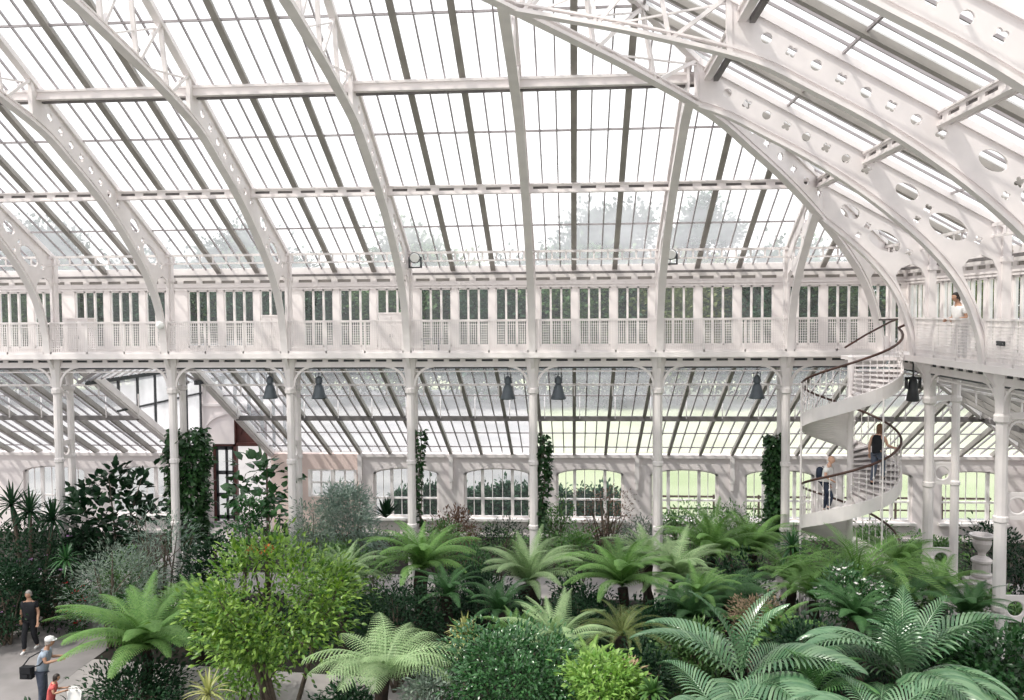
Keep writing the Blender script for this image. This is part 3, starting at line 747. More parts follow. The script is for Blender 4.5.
for i in range(nb + 1):
    th = TH0 + (TH1 - TH0) * i / nb; p = sp(th, SR + .02, tz(th) + .08)
    if bal is None:
        bal = MB().lathe((SX, SY, 0), [(.011, 0), (.011, .3), (.024, .34), (.011, .38), (.011, .5), (.028, .54), (.011, .58), (.011, .88)], 6).build('baluster', 'white', st); o = bal
    else:
        o = bal.copy(); COL.objects.link(o); o.parent = st
    o.location = (p[0] - SX, p[1] - SY, p[2])
# guard of the landing where the stair meets the gallery
g2 = MB(); g2.tube([(7.42, 23.7, 8.24), (8.0, 23.8, 8.58), (8.7, 24.0, 8.92), (8.95, 24.1, 9.0), (8.75, 24.9, 8.98)], .028, 8); g2.build('upper_handrail', 'wood', st, smooth=True)
g2 = MB(); g2.tube([sp(TH1, SR + .02, tz(TH1) + .98), (8.85, 23.3, 8.86), (8.98, 23.12, 9.03)], .034, 8); g2.build('rail_end', 'wood', st, smooth=True)
ld = MB(); e0 = sp(TH1, .1, 8.0); e1 = sp(TH1, SR, 8.0); e2 = sp(TH1 + 42, SR, 8.0)
poly = [e0, e1, (9.02, e1[1], 8.0), (9.02, 24.5, 8.0), (8.2, 24.5, 8.0), (SX, SY + .9, 8.0)]
n = len(poly); ld.add(poly + [(x, y, 7.9) for x, y, z in poly], [tuple(range(n)), tuple(range(2 * n - 1, n - 1, -1))] + [(k, k + n, (k + 1) % n + n, (k + 1) % n) for k in range(n)]); ld.build('landing', 'white', st, fix=True)
MB().tube([(SX - SR - .05, SY + .05, 0), (SX - SR - .05, SY + .05, 7.3)], .03, 8).build('support_post', 'white', st)
MB().tube([(SX + .42, SY - SR - .0, 0), (SX + .42, SY - SR - .0, 7.0)], .022, 8).build('support_post', 'white', st)

# ------------------------------------------------------------------ lamps, boxes, small fittings
def bell_lamp(loc, label):
    t = thing('bell_lamp', label, 'lamp', loc, 'grey bell lamps hanging under the gallery')
    x, y, z = loc
    MB().lathe((x, y, z), [(.20, 0), (.235, .0), (.235, .05), (.2, .12), (.165, .25), (.135, .38), (.10, .44), (.09, .46)], 18).build('lamp_shade', 'lampgrey', t, smooth=True)
    MB().lathe((x, y, z), [(.085, .46), (.095, .5), (.095, .64), (.06, .7), (.03, .72)], 14).build('lamp_housing', 'lampgrey', t, smooth=True)
    MB().tube([(x, y, z + .7), (x, y, 7.92)], .014, 6).build('lamp_rod', 'lampgrey', t)
    b = MB(); b.tube([(x - .1, y, z + .5), (x - .1, y, z + .78), (x + .1, y, z + .78), (x + .1, y, z + .5)], .015, 6); b.build('yoke', 'lampgrey', t)
bell_lamp((-9.61, 26.3, 6.58), 'grey bell lamp hanging above the right side of the doorway')
bell_lamp((-8.02, 26.3, 6.58), 'grey bell lamp just right of the doorway column')
bell_lamp((-2.01, 26.3, 6.56), 'grey bell lamp left of the middle creeper-clad column')
bell_lamp((-0.44, 26.3, 6.56), 'grey bell lamp right of the middle creeper-clad column')
bell_lamp((5.63, 26.3, 6.58), 'grey bell lamp hanging just left of the dark ivy column')
# spot lamp by the stair head
t = thing('hanging_spotlight', 'black hanging spotlight beside the stair head under the end gallery', 'spotlight', (9.3, 23.85, 6.9))
MB().tube([(9.3, 23.85, 7.92), (9.3, 23.85, 7.45)], .02, 6).build('stem', 'iron', t)
MB().lathe((9.3, 23.85, 6.75), [(.12, 0), (.17, .02), (.17, .06), (.13, .3), (.12, .5), (.09, .62), (.03, .7)], 14).build('can', 'iron', t, smooth=True)
b = MB(); b.box(9.1, 9.5, 23.78, 23.92, 7.36, 7.42); b.box(9.1, 9.14, 23.78, 23.92, 7.1, 7.4); b.box(9.46, 9.5, 23.78, 23.92, 7.1, 7.4); b.build('yoke', 'iron', t)
# globe light on the gallery rib foot
M['globe'] = plain('opal_globe', (.92, .92, .9), (.88, .88, .86), .2)
t = thing('globe_light', 'small white globe light at the foot of the roof rib left of the doorway', 'lamp', (-12.66, 25.28, 8.95))
MB().lathe((-12.66, 25.28, 8.95), [(.02, -.13), (.08, -.105), (.125, -.04), (.13, .02), (.11, .08), (.06, .12), (.015, .13)], 14).build('globe', 'globe', t, smooth=True)
MB().tube([(-12.66, 25.28, 8.98), (-12.66, 25.46, 8.9)], .02, 6).build('arm', 'white', t)
t = thing('globe_light', 'tiny white globe light high on the gallery windows left of the doorway', 'lamp', (-13.55, 26.55, 9.96))
MB().lathe((-13.55, 26.55, 9.96), [(.02, -.1), (.07, -.07), (.09, 0), (.07, .07), (.02, .09)], 12).build('globe', 'globe', t, smooth=True)
MB().tube([(-13.55, 26.55, 9.98), (-13.55, 26.72, 9.98)], .015, 6).build('arm', 'white', t)
def flood(loc, label, a):
    x, y, z = loc; t = thing('floodlight', label, 'floodlight', loc)
    b = MB(); b.tube([(x, y - .02, z), (x, y + .2, z + .06)], [.17, .1], 14); b.build('housing', 'lampgrey', t, smooth=False)
    b = MB(); b.tube([(x, y - .05, z - .01), (x, y - .02, z)], [.135, .15], 14); b.build('lens', 'globe', t)
    b = MB(); b.box(x - .2, x - .16, y, y + .12, z - .28, z + .03); b.box(x + .16, x + .2, y, y + .12, z - .28, z + .03); b.box(x - .2, x + .2, y, y + .12, z - .3, z - .26); b.build('yoke', 'iron', t)
    b = MB(); b.tube([(x, y + .06, z - .28), (x + a, y + .06, z - .34)], .02, 6); b.build('arm', 'white', t)
flood((-4.73, 25.4, 10.93), 'round floodlight with pale lens clipped to a roof rib above the gallery', -.3)
flood((2.93, 25.5, 10.95), 'small grey floodlight on the roof rib left of the stair bay', -.25)
def cabinet(x, y, w, h, label):
    t = thing('cabinet', label, 'cabinet', (x, y, 8.0))
    b = MB(); b.box(x - w / 2, x + w / 2, y - .2, y + .2, 8.06, 8.0 + h); b.box(x - w / 2 - .04, x + w / 2 + .04, y - .23, y + .23, 8.0 + h, 8.04 + h); b.box(x - w / 2 + .03, x + w / 2 - .03, y - .17, y + .17, 8.0, 8.06); b.build('body', 'white2', t)
    d = MB(); d.box(x - w / 2 + .03, x - .01, y - .225, y - .2, 8.12, 7.95 + h); d = d.build('door', 'white', t); MB().box(x - .06, x - .03, y - .245, y - .22, 8.5, 8.62).build('handle', 'bar', d)
    d = MB(); d.box(x + .01, x + w / 2 - .03, y - .225, y - .2, 8.12, 7.95 + h); d = d.build('door', 'white', t); MB().box(x + .03, x + .06, y - .245, y - .22, 8.5, 8.62).build('handle', 'bar', d)
cabinet(-5.62, 26.3, .8, 1.25, 'pale cabinet on the gallery beside the rib with the round floodlight')
cabinet(-9.45, 26.35, .62, 1.2, 'pale cabinet on the gallery above the doorway, left of its roof rib')
cabinet(-15.85, 26.35, .7, 1.15, 'pale cabinet on the gallery near the left edge')
t = thing('stool', 'small grey stool standing on the gallery below the round floodlight', 'stool', (-4.35, 26.1, 8.0))
MB().box(-4.7, -4.05, 25.95, 26.3, 8.42, 8.47).build('seat', 'lampgrey', t)
for x in (-4.6, -4.15):
    for y in (26.0, 26.25): MB().bar((x, y, 8.0), (x, y, 8.43), .035, .035).build('leg', 'lampgrey', t)
t = thing('plaque', 'small dark plaque fixed on the right-hand gallery railing', 'plaque', (8.95, 18.45, 8.55))
b = MB(); b.box(8.955, 8.985, 18.3, 18.62, 8.5, 8.6); b.build('plate', 'iron', t)
for y in (18.33, 18.59):
    MB().lathe((8.95, y, 8.545), [(.008, -.004), (.008, .004)], 6).build('screw', 'white', t)

# ------------------------------------------------------------------ stone urn on its pedestal, in the right-hand aisle
ux, uy = 11.55, 24.6
t = thing('urn_pedestal', 'pale stone pedestal carrying a round urn, behind the paired end-wall column', 'pedestal', (ux, uy, 0))
b = MB(); b.box(ux - .4, ux + .4, uy - .4, uy + .4, 0, .15); b.box(ux - .31, ux + .31, uy - .31, uy + .31, .15, 1.46); b.box(ux - .37, ux + .37, uy - .37, uy + .37, 1.46, 1.58); b.build('plinth', 'stone', t)
MB().lathe((ux, uy, 1.58), [(.31, 0), (.31, .06), (.25, .1), (.28, .14), (.28, .2), (.24, .24), (.24, .5), (.28, .54), (.28, .6), (.2, .66)], 20).build('drum', 'stone', t, smooth=False)
MB().lathe((ux, uy, 2.24), [(.16, 0), (.1, .06), (.11, .14), (.2, .26), (.25, .42), (.23, .52), (.32, .6), (.34, .65), (.27, .65), (.2, .55)], 20).build('urn', 'stone', t)

# ------------------------------------------------------------------ wooden fence outside the right-hand aisle windows
t = thing('garden_fence', 'low brown rail fence on the lawn outside the windows', 'fence', (6, 37.6, 0))
MB().box(2.2, 18, 37.58, 37.64, 1.02, 1.1).build('rail', 'wood', t)
MB().box(2.2, 18, 37.58, 37.64, .5, .56).build('rail', 'wood', t)
for i in range(9): x = 2.3 + i * 1.95; MB().box(x - .04, x + .04, 37.57, 37.65, -.05, 1.15).build('post', 'wood', t)
# ------------------------------------------------------------------ planting
import numpy as np
RN = np.random.default_rng(11)
M['fern'] = leaf_mat('fern_green', (.095, .215, .055), (.20, .34, .105), .5, .3, .25)
M['fernpale'] = leaf_mat('fern_pale', (.21, .33, .15), (.34, .45, .24), .5, .3, .3)
M['ferndark'] = leaf_mat('fern_dark', (.035, .10, .035), (.065, .15, .05), .5, .25, .3)
M['fernbrown'] = leaf_mat('frond_olive', (.085, .14, .04), (.16, .18, .06), .5, .3, .3)
M['palm'] = leaf_mat('palm_glaucous', (.05, .13, .06), (.15, .25, .135), .27, .2, .9)
M['palmgreen'] = leaf_mat('palm_green', (.06, .16, .05), (.11, .23, .075), .33, .25, .5)
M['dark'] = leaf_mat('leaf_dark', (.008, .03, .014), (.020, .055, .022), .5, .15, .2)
M['glossy'] = leaf_mat('leaf_glossy', (.025, .085, .03), (.06, .15, .05), .27, .18, .6)
M['mid'] = leaf_mat('leaf_mid', (.055, .135, .04), (.12, .23, .065), .4, .28)
M['bright'] = leaf_mat('leaf_bright', (.06, .16, .028), (.27, .42, .08), .4, .34)
M['lime'] = leaf_mat('leaf_lime', (.14, .29, .055), (.26, .41, .10), .45, .35)
M['grey'] = leaf_mat('leaf_grey', (.12, .17, .135), (.24, .29, .23), .6, .25, .2)
M['blue'] = leaf_mat('leaf_blue_grey', (.14, .21, .17), (.26, .33, .27), .6, .2, .2)
M['yellow'] = leaf_mat('leaf_yellow', (.34, .38, .12), (.5, .5, .22), .4, .3)
M['red'] = leaf_mat('leaf_reddish', (.10, .055, .04), (.19, .11, .07), .45, .25)
M['dry'] = leaf_mat('leaf_dry', (.24, .17, .11), (.36, .27, .18), .7, .25, .2)
M['orange'] = leaf_mat('leaf_orange', (.42, .13, .02), (.6, .24, .05), .4, .3)
M['petalw'] = leaf_mat('petal_white', (.75, .74, .72), (.85, .85, .82), .6, .3, .2)
M['petalp'] = leaf_mat('petal_mauve', (.32, .17, .36), (.45, .27, .46), .6, .3, .2)
M['petalr'] = leaf_mat('petal_red', (.55, .03, .04), (.66, .08, .07), .6, .3, .2)
M['ivy'] = leaf_mat('ivy_leaf', (.016, .055, .018), (.04, .10, .03), .38, .12, .4)
M['treed'] = leaf_mat('tree_dark', (.020, .055, .035), (.045, .095, .05), .6, .15, .2)
M['treem'] = leaf_mat('tree_mid', (.05, .105, .045), (.10, .16, .065), .6, .2, .2)
M['treey'] = leaf_mat('tree_yellowish', (.10, .14, .05), (.17, .19, .08), .6, .2, .2)

def np_mesh(name, V, F, smooth=False):
    me = bpy.data.meshes.new(name); me.vertices.add(len(V)); me.vertices.foreach_set('co', np.asarray(V, np.float32).ravel())
    F = np.asarray(F, np.int32); nf, k = F.shape
    me.loops.add(nf * k); me.polygons.add(nf); me.loops.foreach_set('vertex_index', F.ravel())
    me.polygons.foreach_set('loop_start', np.arange(0, nf * k, k, dtype=np.int32)); me.polygons.foreach_set('loop_total', np.full(nf, k, np.int32))
    me.update(calc_edges=True); me.validate(); return me
def unit(v): return v / np.maximum(np.linalg.norm(v, axis=1, keepdims=True), 1e-6)
def leaves_mesh(name, P, D, L, W, fold=.25, curl=.2):
    """P: leaf bases, D: directions, L, W: sizes. Every leaf is a folded pointed blade of its own."""
    n = len(P); D = unit(D); rnd = RN.normal(size=(n, 3)); up = np.array([0, 0, 1.0]) + rnd * .45
    S = unit(np.cross(D, up)); U = unit(np.cross(S, D)); L = np.broadcast_to(L, n)[:, None]; W = np.broadcast_to(W, n)[:, None]
    base = P; mid = P + D * L * .5 + U * L * .04; tip = P + D * L - U * L * curl
    a1 = P + D * L * .28 + S * W * .42 + U * W * fold; a2 = P + D * L * .65 + S * W * .4 + U * W * fold * .6 - U * L * curl * .3
    b1 = P + D * L * .28 - S * W * .42 + U * W * fold; b2 = P + D * L * .65 - S * W * .4 + U * W * fold * .6 - U * L * curl * .3
    V = np.stack([base, mid, tip, a1, a2, b1, b2], 1).reshape(-1, 3)
    T = np.array([[0, 3, 4, 1], [1, 4, 2, 2], [0, 1, 6, 5], [1, 2, 2, 6]])
    q = np.array([[0, 3, 1], [3, 4, 1], [4, 2, 1], [0, 1, 5], [5, 1, 6], [6, 1, 2]])
    F = (np.arange(n)[:, None, None] * 7 + q[None]).reshape(-1, 3)
    return np_mesh(name, V, F)

# ---- fronds
def frond_mesh(name, L=1.0, n=24, plen=.24, e0=55, curve=85, pw=.055, teeth=5, start=.1, droop=.3, sweep=28, vee=0, seg=3, bare=0.0):
    """one arching frond growing out along +X: midrib, and a toothed or plain pinna on both sides at every node"""
    V = []; F = []
    pts = []; x = z = 0.0; K = 40
    for i in range(K + 1):
        s = i / K; a = math.radians(e0 - curve * s ** 1.25); pts.append((x, z, a)); x += L / K * math.cos(a); z += L / K * math.sin(a)
    def at(s):
        t = min(s, .9999) * K; i = int(t); f = t - i; p, q = pts[i], pts[i + 1]; return (p[0] + (q[0] - p[0]) * f, p[1] + (q[1] - p[1]) * f, p[2] + (q[2] - p[2]) * f)
    w = .011 * L
    for i in range(0, K + 1, 4):                                  # midrib
        px, pz, a = pts[i]; r = w * (1 - .8 * i / K); V += [(px, -r, pz), (px - r * math.sin(a), 0, pz + r * math.cos(a)), (px, r, pz)]
    for i in range(K // 4):
        b = 3 * i; F += [(b, b + 1, b + 4), (b, b + 4, b + 3), (b + 1, b + 2, b + 5), (b + 1, b + 5, b + 4)]
    for i in range(n):
        s = start + (1 - start) * (i + .5) / n; px, pz, a = at(s); q = (s - start) / (1 - start)
        prof = min(1, (q + .12) / .3) ** .8 * (1 - q) ** .55 + .06
        l = plen * L * prof; ph = math.radians(sweep + 30 * q); T = Vector((math.cos(a), 0, math.sin(a))); U = Vector((-math.sin(a), 0, math.cos(a)))
        for sd in (-1, 1):
            D = Vector((0, sd, 0)) * math.cos(ph) + T * math.sin(ph) + U * math.sin(math.radians(vee)); D.normalize()
            A = T - D * T.dot(D); A.normalize(); b = len(V); P = Vector((px, 0, pz))
            wid = pw * L * (1 if teeth else .5 + .5 * prof)
            def pos(t): return P + D * (l * t) + Vector((0, 0, -droop * l * t * t))
            if teeth:                                             # toothed (bipinnate) blade
                for k in range(teeth):
                    t0 = k / teeth; t1 = (k + 1) / teeth; c0 = pos(t0); c1 = pos(t1); h = wid * (1 - t0) ** .6
                    bb = len(V); V += [tuple(c0), tuple(c1), tuple(c0 + A * h + (c1 - c0) * .6), tuple(c0 - A * h + (c1 - c0) * .6)]
                    F += [(bb, bb + 2, bb + 1), (bb, bb + 1, bb + 3)]
            else:                                                 # plain narrow blade
                for k in range(seg + 1):
                    t = k / seg; c = pos(t); h = wid * (.55 if k == 0 else 1.0 if k < seg else .05); V += [tuple(c - A * h), tuple(c + A * h)]
                for k in range(seg): F += [(b + 2 * k, b + 2 * k + 1, b + 2 * k + 3), (b + 2 * k, b + 2 * k + 3, b + 2 * k + 2)]
    return np_mesh(name, V, F)
FR = {'fern': [frond_mesh('frond', 1, 26, .22, e, c, .026, 7, .08, .25) for e, c in ((80, 72), (64, 85), (44, 85))],
      'soft': [frond_mesh('frond', 1, 30, .185, e, c, .020, 7, .06, .3) for e, c in ((82, 68), (66, 84), (46, 84))],
      'stripe': [frond_mesh('frond', 1, 22, .30, e, c, .020, 9, .1, .35, 12) for e, c in ((72, 85), (58, 92), (40, 90))],
      'palm': [frond_mesh('frond', 1, 25, .36, e, c, .0105, 0, .16, .5, 36, 26, 5) for e, c in ((84, 58), (62, 80), (38, 80))],
      'cycad': [frond_mesh('frond', 1, 32, .17, e, c, .0058, 0, .08, .15, 30, 20, 2) for e, c in ((70, 75), (48, 85), (24, 70))]}
def fern(label, x, y, zc, rad, style='fern', mat='fern', nf=18, name='tree_fern', group=None, seed=1, trunk=True, flat=1.0, tr=.13, tiers=None):
    rr = random.Random(seed); t = thing(name, label, name.split('_')[-1] if name != 'tree_fern' else 'fern', (x, y, 0), group, rr.uniform(0, 6.28))
    if trunk:
        b = MB(); h = zc - .02; k = 7
        b.tube([(x + .05 * math.sin(i * 1.3 + seed), y + .05 * math.cos(i * 1.1), h * i / k) for i in range(k + 1)], [tr * (1.25 - .35 * i / k) * (1 + .12 * math.sin(i * 2.1)) for i in range(k + 1)], 9)
        b.build('trunk', 'trunk', t)
    for i in range(nf):
        tier = (tiers[i % len(tiers)] if tiers else (0, 1, 2, 1, 2, 1)[i % 6]); s = rad * (.95, 1.08, 1.0)[tier] * rr.uniform(.82, 1.12)
        key = (style, tier, mat); me = FRM.get(key)
        if me is None:
            me = FR[style][tier].copy(); me.materials.append(M[mat]); FRM[key] = me
        o = bpy.data.objects.new('frond', me); COL.objects.link(o); o.parent = t
        o.location = (0, 0, zc); o.scale = (s, s * rr.uniform(.9, 1.1), s * flat)
        o.rotation_euler = (rr.uniform(-.18, .18), rr.uniform(-.12, .12), 2 * PI * i * .382 + rr.uniform(-.25, .25))
    return t
FRM = {}
def strap_rosette(P, n, L, W, rr, el=(75, -10), droop=.5, seg=5, name='leaves'):
    """long strap leaves round a point"""
    V = []; F = []
    for i in range(n):
        az = i * 2.39996 + rr.uniform(-.2, .2); q = i / max(1, n - 1); e = math.radians(el[1] + (el[0] - el[1]) * (1 - q) + rr.uniform(-8, 8)); l = L * rr.uniform(.8, 1.1)
        d = Vector((math.cos(az) * math.cos(e), math.sin(az) * math.cos(e), math.sin(e))); s = Vector((-math.sin(az), math.cos(az), 0)); u = s.cross(d) * -1; b = len(V)
        for k in range(seg + 1):
            t = k / seg; c = Vector(P) + d * (l * t) + Vector((0, 0, -droop * l * t * t * abs(math.cos(e)))); h = W * (.6 + 1.6 * t * (1 - t)) * (1 - t ** 4) + .002
            V += [tuple(c - s * h + Vector((0, 0, h * .5))), tuple(c), tuple(c + s * h + Vector((0, 0, h * .5)))]
        for k in range(seg):
            a = b + 3 * k; F += [(a, a + 1, a + 4), (a, a + 4, a + 3), (a + 1, a + 2, a + 5), (a + 1, a + 5, a + 4)]
    return V, F
def spiky(label, x, y, zc, L, W, mat, name='cordyline', cat='plant', n=46, el=(80, -20), droop=.5, heads=None, seed=3, trunk=True, flower=None, z0=0.0):
    rr = random.Random(seed); t = thing(name, label, cat, (x, y, z0)); V = []; F = []
    for (dx, dy, dz) in (heads or [(0, 0, 0)]):
        v, f = strap_rosette((dx, dy, zc + dz - z0), n, L, W, rr, el, droop); b = len(V); V += v; F += [tuple(b + i for i in q) for q in f]
        if trunk: MB().tube([(x, y, z0), (x + dx * .6, y + dy * .6, z0 + (zc + dz - z0) * .5), (x + dx, y + dy, zc + dz)], [.07, .06, .05], 7).build('trunk', 'stem', t)
    link('leaves', np_mesh('leaves', V, F), mat, t)
    if flower: flower(t)
    return t
def shrub(label, x, y, zt, rx, h, mat, leaf=(.12, .05), n=2200, name='shrub', cat='shrub', ry=None, seed=0, stems=6, cl=60, cr=.2, up=.35, flower=None, stemmat='stem', open_=0.0, curl=.2, fold=.25, ybias=0, group=None, zb=0.0):
    """leafy crown between zt-h and zt on woody stems; the leaves grow in sprays at the ends of the twigs"""
    global RN
    RN = np.random.default_rng(seed + 100); rr = random.Random(seed); ry = ry or rx
    t = thing(name, label, cat, (x, y, zb), group); cz = zt - h / 2 - zb
    d = unit(RN.normal(size=(cl, 3))); lob = 1 + .2 * np.sin(d[:, 0] * 5.1 + seed) * np.cos(d[:, 1] * 4.3 + seed * 1.7) + .14 * np.sin(d[:, 2] * 6 + seed * .7 + d[:, 0] * 3); rad = ((.55 + .45 * RN.random(cl) ** .5) * lob)[:, None]; C = d * rad * np.array([rx, ry, h / 2]) * np.array([1 - cr * .4, 1 - cr * .4, 1 - cr * .3]) + np.array([0, 0, cz])
    ax = unit(d * np.array([1, 1, .6]) + np.array([0, 0, up]))
    which = RN.integers(0, cl, n); off = RN.normal(size=(n, 3)) * cr * rx * np.array([1, 1, .75])
    P = C[which] + off; D = ax[which] * .6 + unit(off + 1e-5) * .8 + RN.normal(size=(n, 3)) * .3 + np.array([0, 0, up * .5])
    P[:, 2] = np.maximum(P[:, 2], .04)
    L = leaf[0] * (.7 + .6 * RN.random(n)); W = leaf[1] * (.75 + .5 * RN.random(n))
    link('foliage', leaves_mesh('foliage', P, D, L, W, fold, curl), mat, t)
    b = MB()
    for i in range(stems):
        c = C[rr.randrange(cl)]; c2 = C[rr.randrange(cl)]; a = rr.uniform(0, 6.28); r0 = rx * .12
        p0 = Vector((x + r0 * math.cos(a), y + r0 * math.sin(a), zb)); p2 = Vector((x + c[0], y + c[1], zb + c[2])); p1 = p0.lerp(p2, .5) + Vector((0, 0, .12 * h)); b.tube([p0, p1, p2], [.035 * min(1.5, rx), .024 * min(1.5, rx), .01], 6)
        p3 = Vector((x + c2[0], y + c2[1], zb + c2[2])); b.tube([p1, p1.lerp(p3, .5) + Vector((0, 0, .05)), p3], [.02 * min(1.5, rx), .014, .007], 5)
    if stems: b.build('stems', stemmat, t)
    if flower:
        fm, fn, fs = flower; k = RN.integers(0, n, fn); q = P[k] * np.array([1.04, 1.04, 1.02]) + np.array([0, 0, .03]); V = []; F = []
        for c in q:
            for j in range(6):
                a = j * PI / 3 + rr.random(); bb = len(V); e = Vector((math.cos(a), math.sin(a), rr.uniform(.2, .7))) * fs; s = Vector((-math.sin(a), math.cos(a), 0)) * fs * .35; cc = Vector(c)
                V += [tuple(cc), tuple(cc + e * .6 + s), tuple(cc + e), tuple(cc + e * .6 - s)]; F += [(bb, bb + 1, bb + 2, bb + 3)]
        link('flowers', np_mesh('flowers', V, F), fm, t)
    return t
def climber(label, x, y, z0, z1, r, n, mat='ivy', leaf=(.13, .1), seed=0, name='ivy', bulge=.3, wob=0.0, cat='climber', side=None):
    """leaves clothing a column"""
    global RN
    RN = np.random.default_rng(seed + 500); t = thing(name, label, cat, (x, y, z0)); H = z1 - z0
    z = RN.random(n) * H; a = RN.random(n) * 2 * PI if side is None else side + RN.normal(size=n) * 1.0
    R_ = r * (1 - bulge + bulge * np.sin(z * 3.1 + seed) * np.sin(z * 1.3 + a * 2) + .35 * RN.normal(size=n) * .5)
    R_ = np.maximum(R_, .1); d = np.stack([np.cos(a), np.sin(a), np.zeros(n)], 1); w = wob * np.sin(z * 1.7 + seed)
    P = d * R_[:, None] + np.stack([w, 0 * w, z], 1); D = d + RN.normal(size=(n, 3)) * .5 + np.array([0, 0, -.35])
    link('foliage', leaves_mesh('foliage', P, D, leaf[0] * (.7 + .6 * RN.random(n)), leaf[1] * (.8 + .4 * RN.random(n)), .15, .2), mat, t)
    b = MB()
    for i in range(3):
        a0 = i * 2.1 + seed; b.tube([(x + .13 * math.cos(a0 + k * .5), y + .13 * math.sin(a0 + k * .5), z0 + H * k / 8) for k in range(9)], .016, 5)
    b.build('stems', 'stem', t); return t
# ---- the planting plan (positions in metres on the garden floor)
fern('broad light-green tree fern arching over the left path, beside the person in a cap', -10.32, 19.50, 1.18, 2.37, nf=38, style='soft', mat='fern', seed=1, flat=0.8)
fern('upright tree fern between the broad path-side fern and the bright leafy tree', -10.04, 21.60, 1.11, 1.48, nf=25, style='soft', mat='fern', seed=2, tiers=(0, 0, 1))
fern('vivid tree fern with boldly striped fronds below the middle columns', -3.46, 15.00, 2.65, 1.45, nf=26, style='stripe', mat='fernpale', seed=3, flat=0.95, tiers=(0, 1, 1, 2))
fern('tall tree fern on a dark trunk just right of the creeper-clad column', -4.06, 22.30, 2.34, 1.81, nf=33, style='soft', mat='fern', seed=4, tr=0.2)
fern('pale tree fern on a thick bushy trunk in the middle of the garden', -1.23, 22.80, 1.83, 1.85, nf=31, style='soft', mat='fernpale', seed=5, tr=0.3, tiers=(0, 1, 1, 2))
fern('wide pale tree fern, the left one of the touching pair under the plain column', 1.19, 20.60, 2.54, 1.67, nf=33, style='soft', mat='fern', seed=6)
fern('wide pale tree fern, the right one of the touching pair under the plain column', 2.52, 21.20, 2.49, 1.59, nf=31, style='soft', mat='fernpale', seed=7)
fern('feathery green tree fern in front of the arched window right of the plain column', 3.95, 24.20, 2.22, 1.89, nf=31, style='soft', mat='fern', seed=8)
fern('feathery green tree fern at the foot of the dark ivy column', 5.21, 24.90, 2.14, 1.79, nf=29, style='soft', mat='fern', seed=9)
fern('dark tree fern whose fronds hang down like a cape, behind the big silvery palm', 3.72, 20.60, 2.33, 1.35, nf=27, style='stripe', mat='ferndark', seed=10, tiers=(1, 2, 2))
fern('very large spreading cycad fern below the spiral stair', 6.81, 20.60, 2.77, 2.31, nf=29, style='cycad', mat='fern', seed=11, flat=0.9)
fern('mid-green fern left of the very large cycad fern under the stair', 6.00, 21.20, 2.06, 1.45, nf=27, style='soft', mat='fern', seed=12)
fern('grey-green low fern behind the dark glossy bush', -0.36, 17.00, 2.37, 1.43, nf=27, style='soft', mat='fernpale', seed=13, tiers=(0, 1, 2))
fern('small yellowish fern between the spiky cordyline and the grey-green low fern', -1.23, 17.60, 2.38, 0.88, nf=20, style='soft', mat='fern', seed=14)
fern('green fern in front of the paired end-wall column', 8.51, 20.20, 2.55, 1.32, nf=29, style='soft', mat='fern', seed=15)
fern('dense green fern between the large cycad fern and the end-wall column', 7.46, 19.40, 2.54, 1.21, nf=27, style='fern', mat='ferndark', seed=16)
fern('brownish cycad with stiff fronds below the pair of pale tree ferns', 0.96, 16.60, 2.86, 1.09, nf=23, style='cycad', mat='fernbrown', seed=17, name='cycad')
fern('greyish tree fern between the bright leafy tree and the tall dark-trunked fern', -5.98, 21.60, 2.29, 1.28, nf=27, style='soft', mat='fernpale', seed=18)
fern('low dark fern between the pale pair of ferns and the silvery palm', 2.62, 19.00, 2.32, 1.18, nf=25, style='fern', mat='ferndark', seed=20)
fern('lime-green fern beside the pinkish bromeliad', 0.30, 15.20, 2.67, 0.81, nf=25, style='soft', mat='lime', seed=21)
fern('low dark fern on the bend of the left path', -12.70, 22.60, 0.92, 1.20, nf=25, style='fern', mat='ferndark', seed=22)
fern('dark fern at the foot of the tall end-wall column', 8.65, 19.00, 2.54, 1.07, nf=25, style='fern', mat='ferndark', seed=23)
fern('green fern between the two silvery palms', 4.18, 17.60, 2.49, 1.10, nf=27, style='fern', mat='fern', seed=24)
fern('arching dark fern behind the right-hand silvery palm', 5.90, 18.00, 2.75, 1.12, nf=25, style='fern', mat='ferndark', seed=25)
fern('large silvery palm with tall upright fronds at the bottom of the photo', 2.78, 14.00, 3.03, 2.11, nf=11, style='palm', mat='palm', seed=31, name='feather_palm', tiers=(0, 1, 2, 2), tr=0.14)
fern('wide silvery palm spreading low toward the bottom right corner', 5.47, 14.20, 3.10, 1.99, nf=19, style='palm', mat='palm', seed=32, name='feather_palm', tiers=(0, 1, 2, 2), tr=0.14)
fern('silvery palm cut off by the bottom edge, left of the other one', 2.21, 12.60, 3.02, 1.34, nf=9, style='palm', mat='palm', seed=33, name='feather_palm', tiers=(1, 2))
fern('silvery palm cut off by the bottom edge, right of the other one', 4.44, 12.40, 3.08, 1.40, nf=9, style='palm', mat='palm', seed=34, name='feather_palm', tiers=(1, 2))
fern('small green palm between the two large silvery palms', 3.75, 13.40, 3.13, 1.06, nf=9, style='palm', mat='palmgreen', seed=35, name='feather_palm', tiers=(0, 1, 2))
spiky('yellow-green spiky cordyline left of the grey-green low fern', -2.22, 17.00, 2.69, 0.52, 0.028, 'yellow', seed=41, n=50)
spiky('dark dracaena with strap leaves at the left edge, left of the paired column', -16.33, 24.20, 3.36, 0.97, 0.035, 'dark', name='dracaena', heads=[(0, 0, 0), (-0.7, 0.2, 0.15), (0.65, 0.1, -0.25)], seed=42, n=44)
spiky('dark agave standing by the window left of the creeper-clad column', -6.40, 28.40, 2.25, 0.74, 0.050, 'dark', name='agave', el=(85, 30), droop=0.1, seed=43, n=34, trunk=False)
